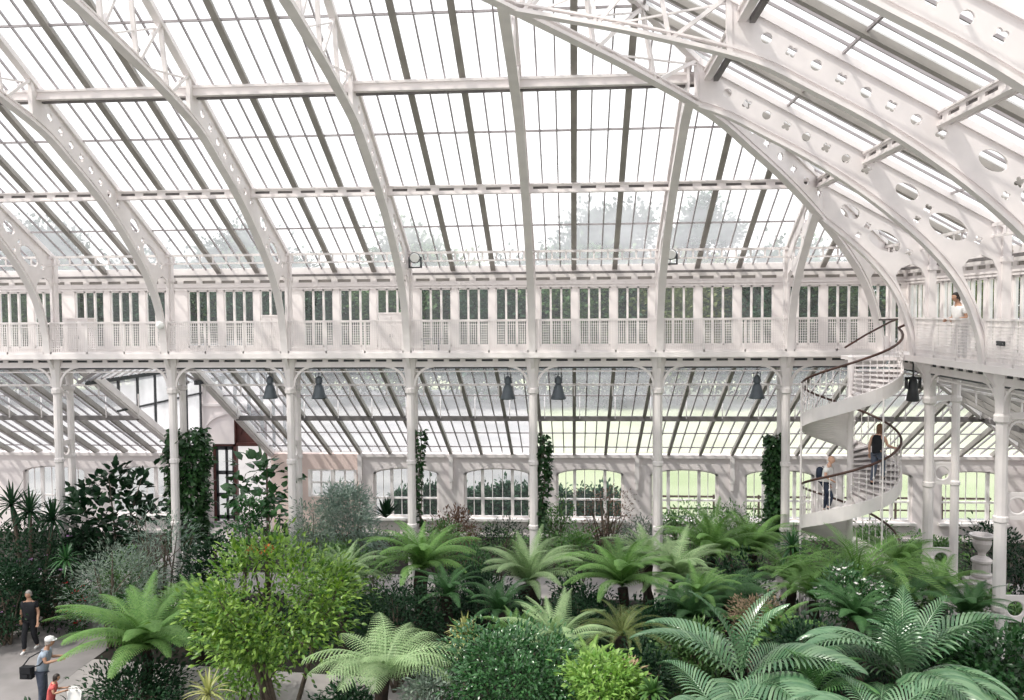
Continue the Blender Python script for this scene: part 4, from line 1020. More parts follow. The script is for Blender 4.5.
spiky('dark spiky dracaena at the foot of the ivy column beside the stair', 5.82, 22.80, 2.94, 0.75, 0.032, 'glossy', name='dracaena', seed=44)
spiky('pinkish spiky bromeliad near the bottom edge', 0.97, 14.40, 3.06, 0.37, 0.022, 'dry', name='bromeliad', el=(70, 0), droop=0.2, seed=45, trunk=False)
spiky('green strap-leaved plant at the bottom edge right of the pinkish bromeliad', 1.27, 13.60, 3.08, 0.35, 0.030, 'mid', name='clivia', seed=46, trunk=False, el=(75, 10))
spiky('pale grassy cordyline at the bottom edge under the bright leafy tree', -6.69, 14.80, 2.33, 0.56, 0.020, 'yellow', seed=47, n=40)
spiky('orange bromeliad beside the big-leaved plant at the doorway', -9.41, 24.00, 2.29, 0.31, 0.030, 'orange', name='bromeliad', trunk=False, seed=48, el=(70, 0), n=30)
spiky('smaller orange bromeliad under the big-leaved plant', -9.01, 24.20, 2.30, 0.29, 0.030, 'orange', name='bromeliad', trunk=False, seed=49, el=(70, 0), n=26)
spiky('strap-leaved green plant between the end-wall column and the urn pedestal', 10.12, 23.60, 2.30, 0.56, 0.030, 'mid', name='clivia', trunk=False, seed=50)
spiky('strap-leaved dark plant under the rings of the left paired column', -14.49, 23.00, 2.28, 0.60, 0.030, 'glossy', name='clivia', trunk=False, seed=51)
shrub('bright leafy tree with thin branching stems, front left of the doorway', -6.38, 17.40, 4.48, 1.62, 2.68, 'bright', leaf=(0.15, 0.065), n=5600, name='small_tree', cat='tree', seed=61, stems=9, cl=110, cr=0.15, ry=1.3)
shrub('large dark glossy bush in the middle of the bottom edge', -1.05, 15.00, 3.48, 1.34, 1.58, 'glossy', leaf=(0.12, 0.05), n=6000, seed=62, cl=120, cr=0.15, ry=1.1)
shrub('lime-green bush at the bottom edge right of the dark glossy bush', 0.57, 14.00, 3.56, 0.59, 1.12, 'lime', leaf=(0.11, 0.055), n=2600, seed=63, cl=60)
shrub('big round-leaved plant standing before the open doorway', -9.96, 26.40, 4.71, 1.04, 3.05, 'glossy', leaf=(0.34, 0.26), n=230, seed=64, cl=40, cr=0.12, name='large_leaved_shrub', fold=0.08, curl=0.35)
shrub('dark large-leaved tree between the left paired column and the doorway', -14.91, 26.30, 4.25, 1.27, 2.96, 'dark', leaf=(0.32, 0.22), n=620, seed=65, cl=60, cr=0.14, name='large_leaved_shrub', fold=0.08, curl=0.3)
shrub('blue-grey willowy shrub left of the creeper-clad column', -7.42, 27.00, 3.83, 0.96, 2.97, 'blue', leaf=(0.2, 0.035), n=4200, seed=66, cl=60, cr=0.2, curl=0.5)
shrub('pale grey-green shrub right of the doorway column', -7.97, 25.20, 3.57, 0.74, 2.17, 'grey', leaf=(0.12, 0.045), n=2000, seed=67, cl=50)
shrub('dusty green needle-leaved shrub behind the path-side fern', -12.77, 22.40, 2.90, 1.20, 2.26, 'grey', leaf=(0.13, 0.02), n=4200, seed=68, cl=80, cr=0.16)
shrub('twiggy grey-lilac shrub left of the doorway ivy', -12.22, 24.20, 3.40, 1.11, 2.36, 'blue', leaf=(0.16, 0.022), n=1500, seed=69, cl=50, cr=0.2, stems=12)
shrub('dark shrub dotted with mauve flowers behind the person in black', -15.77, 24.00, 2.87, 1.41, 2.77, 'dark', leaf=(0.13, 0.05), n=4200, seed=70, cl=80, flower=('petalp', 40, 0.07))
shrub('dark bush at the left edge of the photo beside the path', -15.92, 22.40, 2.44, 0.86, 2.34, 'dark', leaf=(0.13, 0.05), n=2600, seed=71, cl=60)
shrub('thin twiggy reddish shrub in front of the arched window, middle of the long wall', 1.17, 30.00, 3.04, 1.19, 2.08, 'red', leaf=(0.1, 0.045), n=800, seed=72, cl=60, cr=0.14, stems=16)
shrub('dark reddish shrub between the two creeper-clad columns', -3.96, 28.00, 2.64, 0.82, 1.70, 'red', leaf=(0.12, 0.05), n=1500, seed=73, cl=40)
shrub('green bush by the window just right of the thick creeper', -0.56, 29.80, 2.61, 0.68, 1.80, 'mid', leaf=(0.13, 0.06), n=1200, seed=74, cl=40)
shrub('light green bush before the window right of the plain column', 4.00, 29.60, 2.48, 0.98, 1.38, 'mid', leaf=(0.12, 0.05), n=1800, seed=75, cl=50, cr=0.2)
shrub('light green bush left of the dark ivy column', 5.42, 28.60, 2.66, 0.98, 1.26, 'mid', leaf=(0.12, 0.05), n=1800, seed=76, cl=50, cr=0.2)
shrub('shrub with small white flowers in front of the large cycad fern', 6.09, 18.80, 3.50, 0.77, 1.14, 'glossy', leaf=(0.11, 0.045), n=2200, seed=77, cl=50, flower=('petalw', 70, 0.06))
shrub('glossy broad-leaved bush in the lower right corner', 8.06, 16.40, 3.24, 0.88, 1.20, 'glossy', leaf=(0.2, 0.085), n=1600, seed=78, cl=60, cr=0.16)
shrub('dark bush in the right-hand aisle behind the urn pedestal', 13.50, 27.60, 2.42, 1.13, 2.32, 'dark', leaf=(0.14, 0.06), n=2200, seed=79, cl=50)
shrub('green bush left of the urn pedestal', 10.96, 26.20, 2.29, 0.57, 1.23, 'mid', leaf=(0.12, 0.055), n=1100, seed=80, cl=36)
shrub('dry pinkish twiggy shrub behind the silvery palm', 3.84, 17.80, 3.31, 0.52, 1.26, 'dry', leaf=(0.08, 0.03), n=1300, seed=81, cl=50, stems=14)
shrub('dark bush below the doorway ivy', -10.44, 23.60, 2.60, 0.90, 2.21, 'dark', leaf=(0.15, 0.06), n=2200, seed=82, cl=50)
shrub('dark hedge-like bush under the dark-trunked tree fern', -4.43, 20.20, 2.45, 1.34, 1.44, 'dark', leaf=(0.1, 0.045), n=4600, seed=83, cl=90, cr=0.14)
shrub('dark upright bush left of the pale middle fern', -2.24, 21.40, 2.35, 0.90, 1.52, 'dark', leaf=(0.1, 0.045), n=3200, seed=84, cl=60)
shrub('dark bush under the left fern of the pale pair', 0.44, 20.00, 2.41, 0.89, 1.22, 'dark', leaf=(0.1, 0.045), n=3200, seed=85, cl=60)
shrub('mid-green bush left of the large silvery palm', 2.40, 17.40, 2.75, 0.78, 1.30, 'mid', leaf=(0.13, 0.05), n=2600, seed=86, cl=60)
shrub('dark bush filling the space between the silvery palms', 4.36, 16.00, 3.24, 0.88, 1.11, 'dark', leaf=(0.13, 0.05), n=3400, seed=87, cl=70)
shrub('dark bush under the right-hand ferns', 7.70, 17.60, 2.90, 0.94, 1.41, 'dark', leaf=(0.13, 0.05), n=3200, seed=88, cl=70)
shrub('narrow dark bush under the right fern of the pale pair', 1.82, 18.80, 2.84, 0.60, 1.36, 'dark', leaf=(0.11, 0.045), n=2000, seed=89, cl=50)
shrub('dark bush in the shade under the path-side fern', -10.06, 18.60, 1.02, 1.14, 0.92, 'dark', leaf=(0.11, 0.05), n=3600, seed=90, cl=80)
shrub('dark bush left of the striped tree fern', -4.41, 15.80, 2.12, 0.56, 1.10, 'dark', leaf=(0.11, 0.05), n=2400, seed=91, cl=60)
shrub('grey-green fine-leaved bush right of the striped tree fern', -2.54, 14.60, 2.82, 0.48, 0.95, 'grey', leaf=(0.1, 0.03), n=2200, seed=92, cl=50)
shrub('green bush behind the tall dark-trunked tree fern', -3.99, 25.00, 2.93, 0.64, 1.41, 'mid', leaf=(0.12, 0.05), n=1300, seed=93, cl=40)
shrub('narrow dark conifer-like bush below the middle arched window', -2.39, 27.40, 2.47, 0.70, 1.33, 'dark', leaf=(0.1, 0.03), n=1500, seed=94, cl=40)
shrub('green bush between the middle column and the plain column', 0.06, 25.00, 2.79, 0.70, 1.51, 'mid', leaf=(0.12, 0.05), n=1500, seed=95, cl=40)
shrub('grey-green bush left of the plain column by the path', 2.28, 28.80, 2.17, 0.81, 1.38, 'grey', leaf=(0.11, 0.04), n=1500, seed=96, cl=40)
shrub('bush behind the foot of the spiral stair', 9.09, 25.60, 2.88, 0.72, 1.50, 'mid', leaf=(0.12, 0.05), n=1500, seed=97, cl=40)
shrub('low bush with red flowers beside the foot of the left paired column', -14.34, 23.40, 1.42, 0.51, 1.32, 'glossy', leaf=(0.1, 0.05), n=1000, seed=98, cl=30, flower=('petalr', 26, 0.08))
shrub('glossy bush under the doorway between the ivy mass and the round-leaved plant', -10.15, 25.00, 3.60, 0.64, 1.86, 'glossy', leaf=(0.16, 0.08), n=900, seed=99, cl=36)
shrub('soft green bush right of the bright leafy tree top', -5.50, 22.60, 2.66, 0.63, 1.53, 'mid', leaf=(0.1, 0.04), n=1600, seed=100, cl=40)
shrub('pale yellow-green bush behind the lower left side of the bright leafy tree', -7.67, 19.00, 1.66, 0.73, 1.43, 'lime', leaf=(0.13, 0.06), n=1600, seed=101, cl=46)
shrub('dark bush beside the pale middle fern, close to the window bed', -2.86, 24.60, 2.41, 0.63, 1.65, 'ferndark', leaf=(0.11, 0.045), n=1500, seed=102, cl=40)
climber('dark ivy clothing the left side of the stair-side column', 6.17, 26.30, 2.21, 5.43, 0.25, 2000, seed=1, leaf=(0.16, 0.13))
climber('tall dark mass of ivy beside the doorway', -12.56, 26.70, 1.71, 5.51, 0.60, 3600, seed=2, leaf=(0.17, 0.14), bulge=0.2)
climber('thin creeper climbing the right side of a column, leafier at its top', -4.88, 26.20, 2.48, 5.60, 0.15, 420, seed=3, leaf=(0.15, 0.12), wob=0.08)
climber('thicker creeper on the right side of the middle column', -1.00, 26.20, 2.46, 5.48, 0.22, 900, seed=4, leaf=(0.15, 0.12), wob=0.1)
shrub('dark leafy thicket behind the dracaena at the left edge', -17.35, 25.40, 2.75, 1.36, 2.51, 'dark', leaf=(0.15, 0.06), n=3600, seed=103, cl=70)
shrub('dark bush filling the gap below the left paired column', -15.45, 25.20, 2.63, 0.80, 1.97, 'dark', leaf=(0.14, 0.055), n=2200, seed=104, cl=50)
shrub('green bush under the dark large-leaved tree', -13.02, 23.80, 2.21, 0.91, 1.65, 'mid', leaf=(0.13, 0.05), n=2000, seed=105, cl=50)
shrub('leafy green bush between the blue-grey shrub and the bright leafy tree', -6.55, 23.20, 2.76, 0.83, 1.58, 'mid', leaf=(0.12, 0.05), n=2200, seed=106, cl=50)
shrub('dark bush between the dark-trunked fern and the pale middle fern', -2.99, 23.00, 2.30, 0.67, 1.55, 'dark', leaf=(0.1, 0.045), n=2200, seed=107, cl=50)
shrub('dark bush right of the pale middle fern', 0.05, 21.80, 2.36, 0.61, 1.38, 'dark', leaf=(0.1, 0.045), n=2000, seed=108, cl=50)
fern('pale fern rising behind the touching pair, close to the plain column', 2.07, 23.40, 2.27, 1.46, nf=24, style='soft', mat='fernpale', seed=120)
fern('small dark fern at the foot of the dark-trunked tree fern', -3.11, 20.60, 2.22, 1.09, nf=20, style='soft', mat='ferndark', seed=121)
fern('soft fern behind the small plants left of the stair foot', 5.67, 22.40, 2.11, 1.40, nf=24, style='soft', mat='fern', seed=122)
fern('soft fern right of the stair foot, against the end-wall column', 8.27, 22.00, 2.67, 1.37, nf=24, style='soft', mat='fern', seed=123)
fern('soft fern tucked behind the left fronds of the large silvery palm', 2.93, 19.60, 2.60, 1.10, nf=22, style='soft', mat='fern', seed=124)
fern('soft dark fern above the yellowish small fern', -1.72, 19.60, 2.19, 1.04, nf=20, style='soft', mat='ferndark', seed=125)
shrub('dark bush under the feathery fern at the ivy column', 4.29, 22.60, 2.65, 1.01, 1.62, 'dark', leaf=(0.12, 0.05), n=2600, seed=109, cl=60)
shrub('dark bush below the stair foot on its right', 7.92, 20.60, 2.52, 1.05, 1.41, 'dark', leaf=(0.12, 0.05), n=2800, seed=110, cl=60)
shrub('green bush between the tall end-wall column and the right edge', 9.83, 20.40, 2.52, 0.65, 1.05, 'mid', leaf=(0.14, 0.06), n=1600, seed=111, cl=40)
shrub('dark bush behind the pinkish bromeliad', 1.25, 15.80, 2.91, 0.60, 0.96, 'dark', leaf=(0.11, 0.045), n=2400, seed=112, cl=50)
# low ground cover between the named plants: nobody could count it
def ground_cover(name, x0, x1, y0, y1, n, h, mat, leaf, seed, skip=()):
    global RN
    RN = np.random.default_rng(seed); X = x0 + (x1 - x0) * RN.random(n); Y = y0 + (y1 - y0) * RN.random(n)
    keep = np.ones(n, bool)
    for (a, b, c, d) in skip: keep &= ~((X > a) & (X < b) & (Y > c) & (Y < d))
    X = X[keep]; Y = Y[keep]; k = len(X)
    hh = h * (.35 + .65 * (.5 + .5 * np.sin(X * 1.9 + seed) * np.cos(Y * 2.3 + X * .7))); Z = hh * RN.random(k) ** .6
    D = RN.normal(size=(k, 3)) * .7 + np.array([0, 0, .6])
    o = link(name, leaves_mesh(name, np.stack([X, Y, Z], 1), D, leaf[0] * (.6 + .8 * RN.random(k)), leaf[1] * (.7 + .6 * RN.random(k))), mat)
    tag(o, 'low dark green undergrowth ' + seed_label[seed], 'undergrowth', kind='stuff')
seed_label = {1: 'covering the soil of the middle bed', 2: 'along the bed under the long wall windows', 3: 'beside the left path', 4: 'covering the soil in front of the end wall columns', 5: 'in the right-hand aisle'}
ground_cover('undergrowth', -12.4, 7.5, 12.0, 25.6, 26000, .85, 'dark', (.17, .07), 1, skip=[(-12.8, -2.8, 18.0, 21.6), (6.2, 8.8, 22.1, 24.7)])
ground_cover('undergrowth', -12.2, 15, 29.6, 34.2, 9000, .75, 'mid', (.16, .06), 2)
ground_cover('undergrowth', -23, -16.4, 14, 26.5, 8000, .9, 'dark', (.17, .07), 3)
ground_cover('undergrowth', 7.5, 11.0, 12.0, 25.6, 6000, .7, 'ferndark', (.17, .07), 4, skip=[(6.2, 8.8, 22.1, 24.7)])
ground_cover('undergrowth', 12.3, 17.5, 18, 26.6, 3500, .6, 'ferndark', (.16, .07), 5)

# ------------------------------------------------------------------ trees and shrubs of the park outside
def park_tree(label, x, y, h, rx, mat, seed, n=9000, leaf=(.5, .4), base=None, src=None):
    b0 = base if base is not None else .12
    return shrub(label, x, y, h, rx, h * (1 - b0), mat, leaf=leaf, n=n, name='park_tree', cat='tree', seed=seed, stems=7, cl=60, cr=.2, group='trees of the park outside', zb=0.0, up=.5)
TS = []
kinds = [('treed', 'dark green'), ('treem', 'mid-green'), ('treey', 'yellowish green'), ('treed', 'deep dark green')]
for i, (m_, nm) in enumerate(kinds):
    TS.append((park_tree('%s park tree' % nm, -8 + 9 * i, 84, 13.5 + i % 2, 5.4, m_, 700 + i), nm))
spots = [(-96, 92, 1.0, 0), (-86, 86, 1.05, 1), (-77, 90, .95, 0), (-69, 84, 1.0, 3), (-61, 88, 1.05, 0), (-54, 84, .92, 1), (-47, 90, 1.05, 3), (-41, 85, .95, 0), (-35, 88, 1.0, 1), (-29, 84, 1.0, 3),
         (-23, 87, .98, 0), (-17, 84, 1.0, 1), (-12, 90, 1.05, 2), (-3, 88, 1.0, 1), (3, 84, .95, 3), (7, 90, 1.02, 0), (14, 88, .98, 2), (22, 86, 1.05, 1), (29, 89, 1.0, 0), (36, 85, 1.0, 2), (43, 90, 1.05, 3), (50, 85, 1.0, 1), (58, 90, 1.05, 0), (67, 86, 1.1, 3)]
R2 = random.Random(5)
far_nm = ['far out at the left', 'left of the doorway', 'over the doorway', 'behind the left gallery windows', 'behind the middle gallery windows', 'behind the gallery windows by the stair', 'beyond the end wall']
for (x, y, s, k) in spots:
    src, nm = TS[k]
    zone = far_nm[min(6, max(0, int((x + 75) / 22)))]
    dup(src, (x, y, 0), '%s tree of the park row %s' % (nm, zone), R2.uniform(0, 6.28), s)
for o, nm in TS: o['label'] = '%s tree of the park row behind the middle gallery windows' % nm
# same-looking trees may share a label only inside one group: make every one findable
seen = {}
order = ['first', 'second', 'third', 'fourth', 'fifth', 'sixth']
for o in sorted([o for o in COL.objects if o.name.startswith('park_tree') and o.parent is None], key=lambda o: o.location.x):
    L = o['label']; seen[L] = seen.get(L, 0) + 1
    if seen[L] > 1: o['label'] = L + ', the %s along' % order[seen[L] - 1]
big = park_tree('very tall broad tree whose hazy crown shows through the roof above the middle windows', 3.4, 92, 20.6, 6.4, 'treed', 720, n=22000)
park_tree('very tall rounded tree whose hazy crown shows through the roof left of the stair', 13.8, 92, 20.8, 3.6, 'treed', 721, n=13000)
park_tree('very tall tree showing hazily through the roof beside the round floodlight', -17.5, 92, 18.2, 5.0, 'treem', 722, n=15000)
park_tree('very tall tree showing hazily through the roof above the doorway', -37, 94, 18.6, 6.5, 'treed', 723, n=17000)
park_tree('very tall tree showing hazily through the roof at the left edge', -62, 96, 19.0, 7.0, 'treed', 724, n=17000)
# shrubs against the outside of the long wall windows
osh = shrub('small dark pointed shrub outside', -6.6, 38.2, 1.25, .72, 1.25, 'treed', leaf=(.2, .11), n=2600, name='outdoor_shrub', cat='shrub', seed=740, stems=3, cl=50, cr=.3, group='shrubs outside the long wall')
xs = [-7.9, -6.6, -5.3, -4.1, -3.0, -1.9, -.8, .4, 1.4]
wh = ['far left of the left creeper, outside the window', 'outside the window left of the creeper-clad column', 'outside, seen beside the thin creeper', 'outside the middle-left window, at its left light', 'outside the middle-left window, in its centre light', 'outside the middle-left window, at its right light', 'outside, left of the thick creeper', 'outside the window right of the thick creeper', 'outside the window, behind the twiggy reddish shrub']
for x, w_ in zip(xs, wh):
    if x == -6.6: osh['label'] = 'small dark pointed shrub ' + w_
    else: dup(osh, (x, 38.2 + R2.uniform(-.3, .3), 0), 'small dark pointed shrub ' + w_, R2.uniform(0, 6), R2.uniform(.8, 1.1))
# ------------------------------------------------------------------ people
M['skin'] = plain('skin_light', (.62, .38, .28), (.56, .33, .24), .5, 9.0)
M['skin2'] = plain('skin_tan', (.48, .28, .19), (.42, .24, .16), .5, 9.0)
M['hairbrown'] = plain('hair_brown', (.16, .075, .035), (.10, .05, .025), .5, 30.0)
M['hairdark'] = plain('hair_dark', (.025, .018, .015), (.015, .011, .01), .5, 30.0)
M['hairgrey'] = plain('hair_grey', (.35, .32, .30), (.25, .23, .21), .6, 30.0)
M['black'] = plain('black_cloth', (.015, .016, .02), (.010, .011, .014), .85, 8.0)
M['navy'] = plain('navy_cloth', (.03, .04, .07), (.022, .03, .05), .85, 8.0)
M['denim'] = plain('grey_denim', (.12, .14, .19), (.08, .095, .135), .85, 12.0)
M['greyblue'] = plain('grey_blue_cloth', (.36, .42, .5), (.29, .34, .41), .85, 8.0)
M['whitecloth'] = plain('white_cloth', (.82, .81, .8), (.72, .71, .7), .85, 8.0)
M['redcloth'] = plain('red_pink_cloth', (.62, .13, .12), (.5, .09, .09), .85, 8.0)
M['eye'] = plain('eye_dark', (.02, .015, .012), (.03, .02, .015), .2)
M['lip'] = plain('lip', (.42, .17, .14), (.38, .15, .13), .5)
def skinned(verts, edges, radii, sub=1):
    me = bpy.data.meshes.new('tmp'); me.from_pydata([tuple(v) for v in verts], edges, []); me.update()
    o = bpy.data.objects.new('tmp', me); COL.objects.link(o); o.modifiers.new('skin', 'SKIN'); o.modifiers['skin'].use_smooth_shade = True
    for i, r in enumerate(radii):
        sv = me.skin_vertices[0].data[i]; sv.radius = (r, r) if not isinstance(r, tuple) else r; sv.use_root = (i == 0)
    if sub: s = o.modifiers.new('sub', 'SUBSURF'); s.levels = sub; s.render_levels = sub
    bpy.context.view_layer.update(); dg = bpy.context.evaluated_depsgraph_get(); m2 = bpy.data.meshes.new_from_object(o.evaluated_get(dg))
    vs = [tuple(v.co) for v in m2.vertices]; fs = [tuple(p.vertices) for p in m2.polygons]
    bpy.data.objects.remove(o); bpy.data.meshes.remove(me); bpy.data.meshes.remove(m2); return vs, fs
def head_mesh(c, h, yaw=0, pitch=0):
    """head of height h about c, facing -Y: skull, jaw, nose, ears"""
    n, k = 20, 14; vs = []; fs = []
    for i in range(k + 1):
        v = i / k; a = PI * (v - .5); zz = math.sin(a); rr_ = math.cos(a)
        for j in range(n):
            b = 2 * PI * j / n; x = rr_ * math.cos(b) * .36; y = rr_ * math.sin(b) * .45; z = zz * .5
            if z < 0: x *= 1 + .45 * z; y = y * (1 + .35 * z) - .06 * (-z)          # jaw
            if y < 0 and abs(x) < .075 and -.18 < z < .04: y -= .075 * (1 - abs(x) / .075) * (1 - abs(z + .09) / .14 if abs(z + .09) < .14 else 0)   # nose
            if y < 0 and .0 < z < .1 and .06 < abs(x) < .24: y += .03                # eye sockets
            vs.append((x, y, z))
    for i in range(k):
        for j in range(n): fs.append((n * i + j, n * i + (j + 1) % n, n * i + n + (j + 1) % n, n * i + n + j))
    for s in (-1, 1):                                                            # ears
        b = len(vs); vs += [(s * .34, .0, -.1), (s * .40, .06, -.08), (s * .41, .08, .06), (s * .35, .02, .08), (s * .34, .08, 0)]
        fs += [(b, b + 1, b + 4), (b + 1, b + 2, b + 4), (b + 2, b + 3, b + 4), (b, b + 4, b + 3)]
    mt = Matrix.Rotation(yaw, 4, 'Z') @ Matrix.Rotation(pitch, 4, 'X')
    return [tuple(Vector(c) + (mt @ Vector(v)) * h) for v in vs], fs, mt
def person(label, loc, face, H, pose, skin, top, bottom, hair, hairlen=.0, hat=None, sleeves=.5, shoes='black', shorts=False, name='person', head_yaw=0, head_pitch=0, extra=None):
    t = thing(name, label, 'person', loc, None, math.atan2(face[1], face[0]) + PI / 2)
    WORLD[t.name] = (0, 0, 0)
    V = []; E = []; Rr = []
    def add(p, r, par=None):
        V.append(Vector(p) * H); Rr.append(r * H if not isinstance(r, tuple) else (r[0] * H, r[1] * H))
        if par is not None: E.append((par, len(V) - 1))
        return len(V) - 1
    lean = pose.get('lean', 0.0); ly = lambda z: -lean * max(0, z - .53)
    pel = add((0, 0, .53), (.085, .062)); sp1 = add((0, ly(.63), .63), (.075, .056), pel); ch = add((0, ly(.74), .74), (.092, .062), sp1); nb = add((0, ly(.815), .815), (.055, .045), ch); nk = add((0, ly(.86) - .006, .86), .032, nb); hd = add((0, ly(.89) - .01, .90), .034, nk)
    J = {}
    for s, sd in ((-1, 'r'), (1, 'l')):
        sh = Vector((s * .105, ly(.79), .79)); el = Vector(pose[sd + 'el']); wr = Vector(pose[sd + 'wr'])
        i0 = add(sh, .032, ch); i1 = add(sh.lerp(el, .5), .029, i0); i2 = add(el, .024, i1); i3 = add(el.lerp(wr, .4), .023, i2); i4 = add(wr, .0155, i3)
        d = (wr - el).normalized(); side = Vector((0, 1, 0)).cross(d); side = side.normalized() if side.length > .2 else Vector((1, 0, 0)); nrm = d.cross(side)
        pm = add(wr + d * .028, (.02, .012), i4)
        for q, (o_, l) in enumerate(((-.017, .040), (-.006, .048), (.006, .044), (.017, .034))):
            k1 = add(wr + d * .052 + side * o_, .0058, pm); k2 = add(wr + d * (.052 + l * .5) + side * o_ * 1.2 - nrm * .004, .005, k1); add(wr + d * (.052 + l * .85) + side * o_ * 1.15 - nrm * .016, .0042, k2)
        th = add(wr + d * .02 + side * -.022 * s, .0062, pm); add(wr + d * .046 + side * -.034 * s - nrm * .006, .005, th)
        hp = Vector((s * .05, 0, .50)); kn = Vector(pose[sd + 'kn']); an = Vector(pose[sd + 'an'])
        l0 = add(hp, .052, pel); l1 = add(hp.lerp(kn, .5), .047, l0); l2 = add(kn, .034, l1); l3 = add(kn.lerp(an, .35), .035, l2); l4 = add(an, .021, l3); l5 = add(an + Vector((0, -.03, -.024)), .02, l4); add(an + Vector((0, -.085, -.03)), .015, l5)
        J[sd] = (sh, el, wr, hp, kn, an)
    vs, fs = skinned(V, E, Rr, 1)
    hc = Vector((0, ly(.93) - .018, .93)) * H; hv, hf, mt = head_mesh(hc, .132 * H, head_yaw, head_pitch)
    b = len(vs); bm = MB(); bm.add(vs, fs); bm.add(hv, hf); body = bm.build('body', skin, t, smooth=True)
    hh = .132 * H
    def hp_(x, y, z): return tuple(hc + (mt @ Vector((x, y, z))) * hh)
    for s in (-1, 1):
        e = MB(); e.lathe((0, 0, 0), [(.01, -.035), (.04, -.02), (.045, 0), (.04, .02), (.01, .035)], 8); e.v = [hp_(s * .15 + x, -.375 + y * .5, .04 + z) for x, y, z in e.v]; e.build('eye', 'eye', t)
    e = MB(); e.box(-.09, .09, -.4, -.36, -.245, -.215); e.v = [hp_(*p) for p in e.v]; e.build('mouth', 'lip', t)
    # hair: a cap over the skull, longer at the back if asked
    hv2 = []; hf2 = []; n, k = 20, 9
    for i in range(k + 1):
        for j in range(n):
            b_ = 2 * PI * j / n; back = .5 + .5 * math.sin(b_); low = -.05 - (.28 + hairlen) * back ** 1.2 if True else 0; v = 1 - i / k; z = .545 * math.sin(PI / 2 * v) if v > 0 else 0
            zz = low + (.545 - low) * (1 - (1 - v) ** 1.8) if v < 1 else .545
            r_ = math.sqrt(max(0, 1 - (max(0, zz) / .545) ** 2)) if zz > 0 else 1.0
            if v == 1: r_ = .02
            front = 1.0 if math.sin(b_) > -.35 or zz > .22 else .80
            hv2.append(hp_(.39 * r_ * math.cos(b_) * front, .485 * r_ * math.sin(b_) * (front if math.sin(b_) < 0 else 1), zz))
    for i in range(k):
        for j in range(n): hf2.append((n * i + j, n * i + (j + 1) % n, n * i + n + (j + 1) % n, n * i + n + j))
    if hair: MB().add(hv2, hf2).build('hair', hair, t, smooth=True)
    if hat:
        m_ = MB(); m_.lathe((0, 0, 0), [(.43, .14), (.45, .2), (.44, .36), (.36, .5), (.2, .58), (.02, .6)], 18); m_.v = [hp_(x * .93, y * 1.12, z) for x, y, z in m_.v]
        br = [hp_(.4 * math.cos(a), -.36 - .34 * math.sin(a), .17) for a in [PI * i / 8 for i in range(9)]] + [hp_(.4 * math.cos(a), -.36 - .34 * math.sin(a), .2) for a in [PI * i / 8 for i in range(9)]]
        m_.add(br, [tuple(range(9)), tuple(range(17, 8, -1))] + [(i, i + 9, i + 10, i + 1) for i in range(8)]); m_.build('cap', hat, t, smooth=False)
    # shirt
    V2 = []; E2 = []; R2_ = []
    def a2(p, r, par=None):
        V2.append(Vector(p) * H); R2_.append(r * H if not isinstance(r, tuple) else (r[0] * H, r[1] * H))
        if par is not None: E2.append((par, len(V2) - 1))
        return len(V2) - 1
    q0 = a2((0, 0, .44), (.112, .088)); q1 = a2((0, ly(.62), .62), (.104, .08), q0); q2 = a2((0, ly(.74), .74), (.122, .082), q1); q3 = a2((0, ly(.79), .79), (.1, .068), q2); a2((0, ly(.825), .828), (.062, .052), q3)
    for sd in 'rl':
        sh, el, wr = J[sd][:3]
        if sleeves > 0:
            k0 = a2(sh, .043, q2); k1 = a2(sh.lerp(el, min(1, sleeves)), .039, k0)
            if sleeves > 1: a2(el.lerp(wr, sleeves - 1), .03, k1)
    MB().add(*skinned(V2, E2, R2_, 1)).build('shirt', top, t, smooth=True)
    V2.clear(); E2.clear(); R2_.clear()
    q0 = a2((0, 0, .60), (.098, .072))
    for sd in 'rl':
        hp, kn, an = J[sd][3:]; k0 = a2(hp, .062, q0); k1 = a2(hp.lerp(kn, .5), .058, k0); k2 = a2(kn, .048, k1)
        if not shorts: k3 = a2(kn.lerp(an, .5), .043, k2); a2(kn.lerp(an, .95), .036, k3)
    MB().add(*skinned(V2, E2, R2_, 1)).build('trousers', bottom, t, smooth=True)
    for sd in 'rl':
        an = J[sd][5]
        MB().add(*skinned([an * H + Vector((0, .022, -.018)) * H, an * H + Vector((0, -.035, -.026)) * H, an * H + Vector((0, -.098, -.03)) * H], [(0, 1), (1, 2)], [.026 * H, .026 * H, .021 * H], 1)).build('shoe', shoes, t, smooth=True)
    return t
STAND = dict(rel=(-.135, .01, .63), rwr=(-.15, -.02, .49), lel=(.135, .01, .63), lwr=(.15, -.02, .49), rkn=(-.055, -.015, .285), ran=(-.055, 0, .045), lkn=(.055, -.015, .285), lan=(.06, .0, .045))
WALK = dict(STAND, rkn=(-.055, -.08, .29), ran=(-.05, -.10, .045), lkn=(.055, .0, .28), lan=(.05, .11, .06), rwr=(-.16, .04, .50), lwr=(.16, -.07, .50))
REACH = dict(STAND, rel=(-.13, -.10, .68), rwr=(-.10, -.25, .70), lel=(.13, -.09, .67), lwr=(.10, -.24, .68), lean=.25)
CLIMBP = dict(STAND, rkn=(-.055, -.12, .33), ran=(-.05, -.07, .12), lkn=(.055, -.01, .285), lan=(.055, .06, .045), rel=(-.15, -.05, .66), rwr=(-.19, -.16, .62), lean=.12)
RAIL = dict(STAND, rel=(-.14, -.03, .64), rwr=(-.09, -.16, .61), lel=(.14, -.03, .64), lwr=(.09, -.16, .61), lean=.2)
person('person in a black t-shirt and black trousers walking up the left path', (-14.95, 22.0, .03), (.1, -1), 1.71, WALK, 'skin2', 'black', 'black', 'hairgrey', shoes='whitecloth', sleeves=.55)
